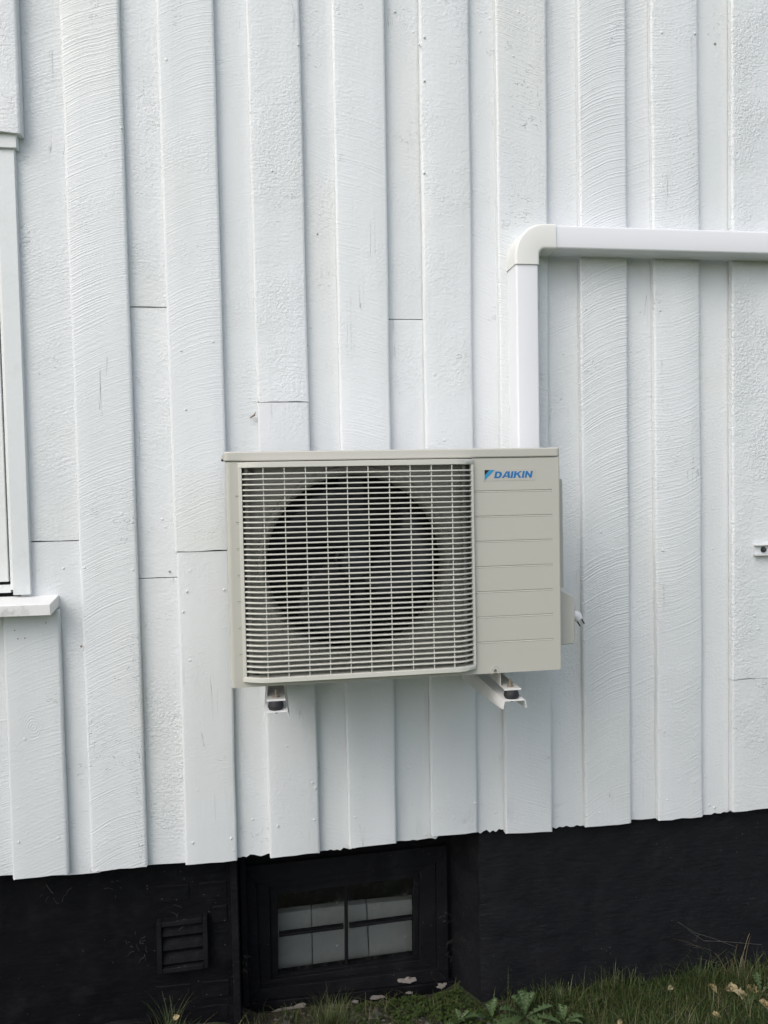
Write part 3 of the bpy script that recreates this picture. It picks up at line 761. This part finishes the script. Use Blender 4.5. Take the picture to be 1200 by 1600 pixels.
for i, ch in enumerate(word):
    b = MB()
    for poly in glyph[ch][1]:
        q = []
        for (u, v) in poly:
            if not q or (u, v) != q[-1]: q.append((u, v))
        yy = 0
        b.prism([L(u*k_, v, ox) for u, v in q], yf-.0011, yf-.0007)
    b.build('letter', M['logo_blue'], stick)
    ox += glyph[ch][0]*H*k_

# valve cover on the right side
cy = yf+.07
def c2(px, py): v = at(px, py, cy); return (v.x, v.z)
xr = x1+.0005
xs_ = c2(879.6, 830)[0]
MB().prism([(xr, c2(877, 746)[1]), (xs_-.002, c2(877, 748)[1]), (xs_, c2(877, 753)[1]), (xs_+.001, c2(877, 918)[1]), (xr, c2(877, 918)[1])], cy, cy+.13).build('side_cover', M['beige'], unit, bevel=.0015)
xo = c2(897.5, 960)[0]
poly = [(xr, c2(880, 913)[1]), (xr+.006, c2(880, 916)[1]), (xo-.001, c2(894, 931)[1]), (xo, c2(896, 940)[1]), (xo+.001, c2(897, 1001)[1]), (xo-.004, c2(893, 1006)[1]), (xr, c2(880, 1009)[1])]
MB().prism(poly, cy-.002, cy+.13).build('valve_cover', M['beige'], unit, bevel=.004, seg=3)

# feet of the unit (flanges the dampers are bolted to)
FZ = 1.108
fl = [(at(433, 1094, yf-.02).x, 'l'), (at(791.5, 1070, yf-.02).x, 'r')]
fl = []
cL = at(431.5, 1094, yf-.018); cR = at(801, 1077, yf-.018)
for c, hw in ((cL, .0215), (cR, .021)):
    foot = MB().prism([(c.x-hw*.86, yf+.14), (c.x-hw, yf-.018), (c.x+hw, yf-.018), (c.x+hw*.86, yf+.14)], c.z-.001, c.z+.0015, 'z').build('foot', M['bracket_beige'], unit, bevel=.0008)
    MB().box(c.x-hw-.0005, c.x-hw+.0012, yf+.012, yf+.14, c.z+.0018, z0).build('foot_web', M['bracket_beige'], unit)
    MB().box(c.x-hw, c.x+hw, yf-.0195, yf-.0183, c.z-.0022, c.z+.0022).build('foot_lip', M['bracket'], unit, bevel=.0005)

# ------------------------------------------------------------------ wall brackets
def wall_bracket(c, label):
    top = c.z-.0225           # top of the arm
    t = thing('wall_bracket', (c.x, YC, top-.03), label, 'wall bracket', 'white steel arms carrying the heat pump')
    hw = .0235; ye = yf-.034; yw = YC-.022
    a = MB(); a.box(c.x-hw, c.x+hw, ye, yw, top-.002, top)
    a.build('arm', M['bracket'], t, bevel=.0007)
    for s in (-1, 1):
        xa, xb = (c.x-hw-.002, c.x-hw-.0003) if s < 0 else (c.x+hw+.0003, c.x+hw+.002)
        fo = s*.005
        prof = [(ye, top), (yw, top), (yw, top-.05), (ye+.012, top-.022), (ye, top-.019)]
        b = MB(); n = len(prof)
        vs = [(xa+(fo if z < top-.001 else 0)*(1 if y < ye+.02 else .4), y, z) for y, z in prof]+[(xb+(fo if z < top-.001 else 0)*(1 if y < ye+.02 else .4), y, z) for y, z in prof]
        b.add(vs, [tuple(range(n)), tuple(range(2*n-1, n-1, -1))]+[(i, i+n, (i+1) % n+n, (i+1) % n) for i in range(n)])
        b.build('flange', M['bracket'], t)
    MB().box(c.x-.02, c.x+.02, YC-.021, YC-.001, top-.04, top+.40).build('wall_rail', M['bracket'], t, bevel=.001)
    dy = yf-.010
    MB().lathe((c.x-.001, dy, top+.0003), [(.016, 0), (.0185, .006), (.0175, .012), (.015, .0205), (.002, .0205)], 'z', 20).build('damper', M['rubber'], t, smooth=True)
    b = MB(); b.lathe((c.x, dy+.012, c.z+.0018), [(.008, 0), (.008, .0014), (.0062, .0014), (.0062, .0065), (.003, .0066), (.003, .018), (.001, .019)], 'z', 12)
    b.build('bolt', M['steel'], t)
    MB().lathe((c.x, dy, top-.0022), [(.0034, 0), (.0034, -.0075), (.002, -.008)], 'z', 10).build('bolt_end', M['rubber'], t)
wall_bracket(cL, 'white steel bracket arm with black damper under the left corner of the heat pump')
wall_bracket(cR, 'white steel bracket arm under the plain right half of the heat pump')

# ------------------------------------------------------------------ power plug hanging behind the valve cover
pc = at(901, 962, -.22)
plug = thing('power_plug', pc, 'white mains plug with two dark pins hanging beside the valve cover', 'plug')
ax = Vector((.45, -.25, -.86)).normalized(); up = ax.cross(Vector((0, 1, 0))).normalized()
S = .8
MB().tube([pc-ax*.016*S, pc-ax*.012*S, pc-ax*.002*S, pc+ax*.004*S, pc+ax*.016*S, pc+ax*.017*S], [.004*S, .012*S, .0165*S, .0165*S, .0135*S, .012*S], 16).build('plug_body', M['plug'], plug, smooth=True)
for s in (-1, 1):
    q = pc+up*s*.0085*S
    MB().tube([q+ax*.0172*S, q+ax*.036*S], .0024*S, 10).build('pin', M['rubber'], plug, smooth=True)
MB().tube([pc-ax*.0165*S, pc-ax*.03+Vector((-.02, .01, -.002)), pc+Vector((-.07, .02, .03)), Vector((x1-.01, -.2, pc.z+.08))], .0035, 8).build('cord', M['plug'], plug, smooth=True)

# ------------------------------------------------------------------ pipe duct
duct = thing('pipe_duct', (at(825, 690, YC).x, YC, at(825, 690, YC).z), 'smooth white plastic pipe duct rising behind the heat pump and turning right', 'pipe duct')
YD = YC-.076
def duct_profile(hw, dep, r=.006):
    "profile in (across, depth) with rounded front corners; depth 0 at the wall"
    pts = [(-hw, 0)]
    for k in range(5): a = rad(180-90*k/4); pts.append((-hw+r+r*math.cos(a), dep-r+r*math.sin(a)))
    for k in range(5): a = rad(90-90*k/4); pts.append((hw-r+r*math.cos(a), dep-r+r*math.sin(a)))
    return pts+[(hw, 0)]
vxl, vxr = at(808, 560, YD).x, at(843, 560, YD).x
hzt, hzb = at(1000, 355.5, YD).z, at(1000, 391.5, YD).z
hw = (vxr-vxl)/2; vc = (vxr+vxl)/2; hc = (hzt+hzb)/2; hwh = (hzt-hzb)/2
pass
zE, xE = at(825, 413, YD).z, at(868, 360, YD).x
pr = duct_profile(hw, .076); prh = duct_profile(hwh, .076)
MB().sweep([[(vc+u, YC-d, z) for u, d in pr] for z in (1.3, zE-.0002)]).build('vertical_cover', M['duct'], duct, smooth=True)
MB().sweep([[(x, YC-d, hc+u) for u, d in prh] for x in (xE+.0002, 2.6)]).build('horizontal_cover', M['duct'], duct, smooth=True)
def pel(t): return duct_profile(hw*(1-t)+hwh*t+.0032, .0800, .008)
pe = pel(0); rings = []
Rr = .052; cx, cz = vc+Rr, hc-Rr
rings.append([(vc+u, YC-d, zE) for u, d in pe])
for k in range(13):
    a = rad(180-90*k/12); pe = pel(k/12)
    rings.append([(cx+(Rr-u)*math.cos(a), YC-d, cz+(Rr-u)*math.sin(a)) for u, d in pe])
rings.append([(xE, YC-d, hc-u) for u, d in pel(1)])
MB().sweep(rings).build('elbow', M['elbow'], duct, smooth=True)

# ------------------------------------------------------------------ end of a steel rail bolted to the right-hand board
rc = at(1181, 860, YC-.018)
rail = thing('mounting_rail', (rc.x+.1, YC, rc.z), 'grey steel channel end bolted to the far right board at the edge of the photo', 'rail')
ra = MB(); zc = rc.z; hh = .0165; xa, xb = rc.x, rc.x+.45
ra.box(xa+.004, xb, YC-.004, YC-.0015, zc-hh+.003, zc+hh-.003).build('channel_back', M['trim'], rail)
MB().add([(xa, YC-.018, zc+hh), (xb, YC-.018, zc+hh), (xb, YC-.0015, zc+hh), (xa+.004, YC-.0015, zc+hh), (xa, YC-.018, zc+hh-.0022), (xb, YC-.018, zc+hh-.0022), (xb, YC-.0015, zc+hh-.0022), (xa+.004, YC-.0015, zc+hh-.0022)],
    [(0, 1, 2, 3), (4, 7, 6, 5), (0, 4, 5, 1), (0, 3, 7, 4)]).build('channel_flange', M['bracket'], rail)
MB().add([(xa, YC-.018, zc-hh), (xb, YC-.018, zc-hh), (xb, YC-.0015, zc-hh), (xa+.004, YC-.0015, zc-hh), (xa, YC-.018, zc-hh+.0022), (xb, YC-.018, zc-hh+.0022), (xb, YC-.0015, zc-hh+.0022), (xa+.004, YC-.0015, zc-hh+.0022)],
    [(0, 3, 2, 1), (4, 5, 6, 7), (0, 1, 5, 4), (0, 4, 7, 3)]).build('channel_flange', M['bracket'], rail)
bx_ = at(1193, 858, YC-.006).x
MB().lathe((bx_, YC-.006, zc), [(.009, .0019), (.009, -.001), (.006, -.0012), (.006, -.007), (.002, -.008)], 'y', 12).build('bolt', M['fin'], rail)

# ------------------------------------------------------------------ ground
gm = newmat('soil', (.035, .028, .018), .95); g = NT(gm); p = g.tc.outputs['Object']
c = g.mix(g.ramp(g.noise(p, 25, 4, .65), .35, .65), (.018, .015, .009), (.06, .05, .034))
c = g.mix(g.ramp(g.noise(p, 6, 3), .45, .6), c, (.022, .034, .010))
far = g.ramp(g.xyz(p)[1], -1.6, -.5, 1, 0)
c = g.mix(far, c, (.085, .115, .040))
g.link(c, g.b.inputs['Base Color']); g.link(g.bump(g.noise(p, 60, 4, .7), .01, .9), g.b.inputs['Normal'])
def gh(x, y):
    "height of the soil"
    base = .010-.014*(x+.6)
    bay = 0
    if y > -.06: bay = -.060*min(1, (y+.06)/.22)*max(0, min(1, (x-XB0+.06)/.1, (XB1+.02-x)/.12))
    near = 1 if y > -1 else 0
    return base*(1 if y > -2 else .3)+bay+.010*noise.noise(Vector((x*5, y*5, 0)))+near*.004*noise.noise(Vector((x*21, y*21, 4)))
def axis_pts(lo, a, b, hi, st, n=10):
    mid = [a+(b-a)*i/int((b-a)/st) for i in range(int((b-a)/st)+1)]
    return [lo+(a-lo)*(1-(1-i/n)**3) for i in range(n)]+mid+[b+(hi-b)*((i+1)/n)**3 for i in range(n)]
gx = axis_pts(-60, -1.4, 2.2, 60, .03); gyy = axis_pts(-80, -.7, .24, 12, .03)
gyy = [v for v in gyy if v < .3]
vs = [(x, y, gh(x, y) if abs(x) < 8 and y > -8 else 0) for y in gyy for x in gx]; n = len(gx)
gr = MB().add(vs, [(j*n+i, j*n+i+1, (j+1)*n+i+1, (j+1)*n+i) for j in range(len(gyy)-1) for i in range(n-1)]).build('ground', gm, None, smooth=True, origin=(0, 0, 0))
tag(gr, kind='structure')

# foliage materials read a per-blade tint
def leaf_mat(name, ca, cb_):
    mt = newmat(name, ca, .5, 0, .3); g = NT(mt)
    at_ = g.t.nodes.new('ShaderNodeAttribute'); at_.attribute_name = 'tint'
    c = g.mix(at_.outputs['Fac'], ca, cb_)
    g.link(c, g.b.inputs['Base Color'])
    g.b.inputs['Transmission Weight'].default_value = 0
    return mt
M['grass'] = leaf_mat('grass_blades', (.022, .043, .010), (.085, .108, .032))
M['tuft'] = leaf_mat('tuft_blades', (.032, .055, .014), (.12, .13, .055))
M['weed'] = leaf_mat('dandelion_leaf', (.035, .065, .022), (.075, .115, .045))
M['dry'] = leaf_mat('dry_straw', (.16, .13, .075), (.30, .25, .15))
M['fallen'] = leaf_mat('fallen_leaf_yellow', (.42, .31, .15), (.50, .42, .26))
M['pebble'] = leaf_mat('pebble_grey', (.045, .044, .040), (.17, .165, .15))

def blades(name, specs, mat, label=None, cat=None, kind=None, parent=None, wd=.0017, seg=3, base=None):
    "specs: (x, y, z, height, lean angle, lean amount, tint, width)"
    vs, fs, tint = [], [], []
    for (x, y, z, h, a, ln, tn, wv) in specs:
        d = Vector((math.cos(a), math.sin(a), 0)); side = Vector((-d.y, d.x, 0)); b0 = len(vs)
        for k in range(seg+1):
            t = k/seg; ww = wd*wv*(1-t)**.7 if k < seg else 0
            p = Vector((x, y, z))+d*(ln*h*t*t)+Vector((0, 0, h*(t-.35*ln*t*t)))
            if k < seg: vs += [p-side*ww, p+side*ww]; tint += [tn, tn]
            else: vs.append(p); tint.append(tn)
        for k in range(seg-1): q = b0+2*k; fs.append((q, q+1, q+3, q+2))
        q = b0+2*(seg-1); fs.append((q, q+1, q+2))
    org = Vector(base) if base else Vector((0, 0, 0))
    me = bpy.data.meshes.new(name); me.from_pydata([tuple(v-org) for v in vs], [], fs)
    at_ = me.attributes.new('tint', 'FLOAT', 'POINT'); at_.data.foreach_set('value', tint)
    me.materials.append(mat)
    o = bpy.data.objects.new(name, me); col.objects.link(o); o.location = org
    return tag(o, label, cat, None, kind)

rnd = random.Random(3); sp = []
def foot_y(x):      # where the wall meets the ground
    return YL-.03 if x < XB0 else (YW-.03 if x < XS else (YW-.03-(x-XS)/(XB1-XS)*(YW-YR) if x < XB1 else YR-.005))
def dens(x, y):
    if x < at(225, 1590, 0).x: return .04
    if x < XB0+.12: return .16
    if x < XS-.08: return .22
    if x < XB1+.03: return .10
    return 1.0 if x > XB1+.12 else .5
while len(sp) < 26000:
    x = rnd.uniform(-.9, 1.95); y = foot_y(x)-rnd.random()**1.25*.55
    if rnd.random() > dens(x, y)*(.45+.9*max(0, noise.noise(Vector((x*7, y*7, 3)))+.5)): continue
    h = (.014+.05*rnd.random()**1.8)*(1.0 if x > XB1 else .75)*(1+.6*noise.noise(Vector((x*4, y*6, 8))))
    if rnd.random() < .035: h *= rnd.uniform(1.8, 3)
    sp.append((x, y, gh(x, y)-.004, h, rnd.uniform(0, 6.28), rnd.uniform(.2, 1.3), rnd.random()**1.6, rnd.uniform(.5, 1.1)))
blades('grass', sp, M['grass'], kind='stuff', wd=.0016)
dsp = []
for _ in range(1100):
    x = rnd.uniform(-.3, 1.9); y = foot_y(x)-rnd.random()*.35
    if x < XB1 and rnd.random() < .6: continue
    dsp.append((x, y, gh(x, y), rnd.uniform(.02, .08), rnd.uniform(0, 6.28), rnd.uniform(.8, 2.2), rnd.random(), .5))
blades('dry_grass', dsp, M['dry'], kind='stuff', wd=.0012)
def tuft(px, py, y, n, hmax, label, spread=.035, mat='tuft', dirn=None, seed=0, lean=(.05, .8)):
    r_ = random.Random(seed); c = at(px, py, y); zz = gh(c.x, y)
    s = []
    for _ in range(n):
        a = r_.uniform(0, 6.28); rr = r_.random()*spread
        la = r_.gauss(a, 1.1) if dirn is None else dirn+r_.uniform(-.7, .7)
        s.append((c.x+rr*math.cos(a), min(y+rr*math.sin(a), foot_y(c.x)-.004), zz-.004, hmax*(.25+.75*r_.random()**1.6), la, r_.uniform(*lean), r_.random()**1.5, r_.uniform(.5, 1)))
    return blades('grass_tuft', s, M[mat], label, 'grass tuft', base=(c.x, y, zz), seg=5, wd=.0014)
tuft(262, 1590, .0, 130, .17, 'tall thin grass tuft standing below the slatted cellar vent', .04, seed=1)
tuft(520, 1600, .02, 420, .105, 'dense green grass tuft below the left half of the cellar window', .055, seed=2, lean=(.15, 1.1))
tuft(875, 1575, -.01, 200, .10, 'wispy grass tuft beside the dandelion plant at the black wall', .06, seed=3, lean=(.2, 1.2))
tuft(960, 1570, -.0, 240, .12, 'straight grass tuft in the middle of the right-hand wall foot', .08, seed=4)
tuft(1095, 1560, -.0, 260, .16, 'tall bent grass tuft with a flattened clump near the fallen leaves', .07, seed=5, lean=(.15, 1.5))
tuft(1180, 1560, -.03, 260, .15, 'broad grass tuft at the right edge above the fallen leaves', .07, seed=6, lean=(.1, 1.3))
tuft(1145, 1545, .01, 26, .26, 'few long single stems leaning on the black wall at the right', .05, seed=7, mat='dry', lean=(.2, 1.0))
tuft(380, 1585, .02, 40, .07, 'sparse short tuft below the upright boards left of the cellar window', .05, seed=8)
tuft(690, 1590, .03, 160, .05, 'low mossy tuft on the soil below the right end of the cellar window', .07, seed=9)

def mesh_obj(name, vs, fs, mat, org, tint=None, parent=None, smooth=True):
    me = bpy.data.meshes.new(name); me.from_pydata([tuple(Vector(v)-Vector(org)) for v in vs], [], fs)
    if smooth:
        for p in me.polygons: p.use_smooth = True
    at_ = me.attributes.new('tint', 'FLOAT', 'POINT'); at_.data.foreach_set('value', tint if tint else [.5]*len(vs))
    me.materials.append(mat); o = bpy.data.objects.new(name, me); col.objects.link(o)
    if parent: o.parent = parent; o.location = Vector(org)-wloc(parent)
    else: o.location = org
    return o
# dandelion plants
def dandelion(px, py, y, nl, ln, label, seed):
    r_ = random.Random(seed); c = at(px, py, y); c.z = gh(c.x, y)
    t = thing('dandelion_plant', c, label, 'weed')
    for k in range(nl):
        a = 6.28*k/nl+r_.uniform(-.3, .3); l = ln*r_.uniform(.65, 1.05); el = r_.uniform(.35, 1.15); droop = r_.uniform(.5, 1.1)
        if math.sin(a) > .3: el = 1.25; l *= .8
        d = Vector((math.cos(a), math.sin(a), 0)); s = Vector((-d.y, d.x, 0)); vs = []; n = 13; tt = []
        base_t = r_.random()
        for i in range(n+1):
            u = i/n
            p = c+d*l*math.cos(el)*u*(1.05)+Vector((0, 0, l*(math.sin(el)*u-droop*.45*u*u)+.003))
            wv = l*.12*(.12+1.0*math.sin(min(1, u*1.05)*math.pi*.62)**1.3)*(1 if i % 2 else .48)*(1-u**6)+.0006
            fold = Vector((0, 0, wv*.45))
            vs += [p-s*wv+fold-d*(.006 if i % 2 else 0), p, p+s*wv+fold-d*(.006 if i % 2 else 0)]; tt += [base_t, min(1, base_t+.5), base_t]
        fs = []
        for i in range(n): q = 3*i; fs += [(q, q+1, q+4, q+3), (q+1, q+2, q+5, q+4)]
        mesh_obj('leaf', vs, fs, M['weed'], c, tt, t, smooth=False)
dandelion(820, 1592, -.07, 15, .155, 'largest dandelion plant, toothed green leaves before the corner of the black wall', 4)
dandelion(768, 1590, -.06, 8, .12, 'small dandelion plant left of the largest one', 9)
dandelion(880, 1600, -.11, 7, .10, 'low dandelion rosette right of the largest plant', 14)
dandelion(1188, 1585, -.07, 5, .12, 'broad-leaved weed at the right edge of the photo', 21)
dandelion(716, 1596, -.06, 7, .075, 'smallest dandelion rosette on the soil in front of the cellar window corner', 33)
# clover-like ground cover by the bay
r_ = random.Random(8); vs, fs, tt = [], [], []
for _ in range(2200):
    x = r_.uniform(at(560, 1580, 0).x, at(770, 1580, 0).x); y = foot_y(x)-.02-r_.random()*.32
    if noise.noise(Vector((x*9, y*9, 1))) < -.05: continue
    z = gh(x, y)+r_.uniform(.004, .022); q = r_.uniform(.003, .007); a = r_.uniform(0, 6.28); tl = r_.uniform(-.5, .5)
    b0 = len(vs)
    for k in range(5):
        an = a+k*1.257; vs.append((x+q*math.cos(an), y+q*math.sin(an), z+q*tl*math.cos(an))); tt.append(r_.random()*.6)
    fs.append(tuple(range(b0, b0+5)))
o = mesh_obj('ground_cover', vs, fs, M['grass'], (0, 0, 0), tt); tag(o, kind='stuff')
# pebbles
vs, fs, tt = [], [], []
ico = bmesh.new(); bmesh.ops.create_icosphere(ico, subdivisions=2, radius=1); iv = [v.co.copy() for v in ico.verts]; ifc = [[v.index for v in f.verts] for f in ico.faces]; ico.free()
for _ in range(420):
    x = r_.uniform(at(420, 1590, 0).x, at(765, 1590, 0).x) if r_.random() < .8 else r_.uniform(-.7, 1.6)
    y = foot_y(x)-.01-r_.random()**.8*.35
    q = r_.uniform(.003, .010)*(1 if r_.random() < .85 else 2.0); b0 = len(vs); tn = r_.random(); z = gh(x, y)-q*.15
    sx, sy, sz = r_.uniform(.7, 1.3), r_.uniform(.7, 1.2), r_.uniform(.5, .8); sd_ = r_.random()*50
    for v in iv:
        f = 1+.55*noise.noise(v*1.5+Vector((sd_, 0, 0)))
        vs.append((x+v.x*q*sx*f, y+v.y*q*sy*f, z+v.z*q*sz*f)); tt.append(tn)
    fs += [[b0+i for i in f] for f in ifc]
o = mesh_obj('gravel', vs, fs, M['pebble'], (0, 0, 0), tt); tag(o, kind='stuff')
# fallen leaves
lv = [(1112, 1560, -.03, .018, 'small pale leaf at the left end of the fallen leaves'), (1142, 1562, -.04, .020, 'curled yellow leaf with a broken edge among the fallen leaves, left of the pair'),
      (1160, 1569, -.07, .026, 'widest pale yellow leaf among the fallen leaves'), (1178, 1564, -.05, .022, 'upright yellow leaf next to the widest one'),
      (1195, 1590, -.12, .024, 'yellow leaf lowest at the right edge'), (1120, 1588, -.14, .013, 'small tan leaf lowest in the right-hand grass'), (1047, 1551, -.01, .011, 'tiny tan leaf nearest the black wall'),
      (968, 1597, -.14, .011, 'small orange brown leaf at the bottom edge of the photo'), (275, 1590, -.02, .012, 'dry curled leaf in the tuft below the vent')]
for k, (px, py, y, q, lab) in enumerate(lv):
    r_ = random.Random(60+k); c = at(px, py, y); c.z = max(c.z, gh(c.x, y)+.012)
    n = 10; a0 = r_.uniform(0, 6.28); d = Vector((math.cos(a0), math.sin(a0)*.8, r_.uniform(-.2, .5))).normalized(); s = d.cross(Vector((.1, -.6, .8))).normalized(); up = s.cross(d)
    vs = []; 
    for i in range(n+1):
        u = i/n; wv = q*.55*math.sin(u*math.pi)**.7*(1+.25*r_.uniform(-1, 1))+.0004
        p = c+d*(u-.5)*2*q+up*q*.5*math.sin(u*3.3+k)
        vs += [p-s*wv+up*wv*.6, p, p+s*wv+up*wv*r_.uniform(.2, .9)]
    fs = []
    for i in range(n): z_ = 3*i; fs += [(z_, z_+1, z_+4, z_+3), (z_+1, z_+2, z_+5, z_+4)]
    o = mesh_obj('fallen_leaf', vs, fs, M['fallen'], c, [r_.random()]*len(vs), smooth=False)
    tag(o, lab, 'leaf', 'fallen leaves in the grass')
# cobweb threads and straw bits on the black wall
cw_ = MB(); r_ = random.Random(77)
for (px, py, y, n) in [(98, 1402, YL, 3), (182, 1390, YL, 5), (205, 1470, YL, 6), (220, 1480, YL, 8), (70, 1400, YL, 2), (285, 1432, YL-.02, 7), (700, 1440, YW-.02, 8), (705, 1480, YW-.02, 8), (379, 1508, YL, 10), (650, 1390, YW-.01, 5), (1085, 1475, YR, 7), (1130, 1500, YR, 6), (1170, 1415, YR, 2)]:
    for _ in range(n):
        c = at(px+r_.uniform(-9, 9), py+r_.uniform(-16, 16), y-.006); a = r_.uniform(0, 6.28); l = r_.uniform(.006, .028); pts = []
        for i in range(5):
            a += r_.uniform(-.7, .7); pts.append(c.copy()); c = c+Vector((math.cos(a), r_.uniform(-.1, .1), math.sin(a)))*l/4
        cw_.tube(pts, .00028, 4, False)
for pts in ([(1058, 1440), (1085, 1457), (1120, 1468), (1150, 1480)], [(1075, 1453), (1100, 1470), (1130, 1471), (1190, 1476)], [(72, 1382), (79, 1392), (83, 1396)]):
    cw_.tube([at(px, py, YR-.008 if px > 700 else YL-.008) for px, py in pts], .0006, 5, False)
tag(cw_.build('cobweb_threads', newmat('dusty_thread', (.09, .088, .08), .9), house), kind='stuff')

# ------------------------------------------------------------------ unseen leafy screen, added to block low skylight and shape bounce and reflections
r_ = random.Random(31); vs, fs, tt = [], [], []
hm = leaf_mat('light_blocker_leaf', (.020, .045, .014), (.055, .095, .030))
core = MB(); core.box(-12, 12, -9.6, -8.6, 0, 1.85); hd = core.build('light_blocker', newmat('light_blocker_core', (.02, .03, .012), .9), None, origin=(0, -9.1, 0))
for _ in range(26000):
    f_ = r_.random(); x = r_.uniform(-12.1, 12.1)
    if f_ < .75: y, z = -8.6+abs(r_.gauss(0, .10)), r_.uniform(0, 1.98)
    else: y, z = r_.uniform(-9.7, -8.5), 1.85+abs(r_.gauss(0, .09))
    z += .08*math.sin(x*1.3)*(z/2.4)
    q = r_.uniform(.03, .07); a = Vector((r_.gauss(0, 1), r_.gauss(0, 1), r_.gauss(0, 1))).normalized(); b_ = a.orthogonal().normalized(); b0 = len(vs); c = Vector((x, y, z))
    vs += [c-a*q, c-b_*q*.5, c+a*q, c+b_*q*.5]; tt += [r_.random()]*4; fs.append((b0, b0+1, b0+2, b0+3))
lf = mesh_obj('light_blocker_leaves', vs, fs, hm, (0, -9.1, 0), tt, hd, smooth=False); lf['kind'] = 'stuff'
tag(hd, 'green leafy screen added out of view behind the camera, shaping light on the wall', 'light_blocker')
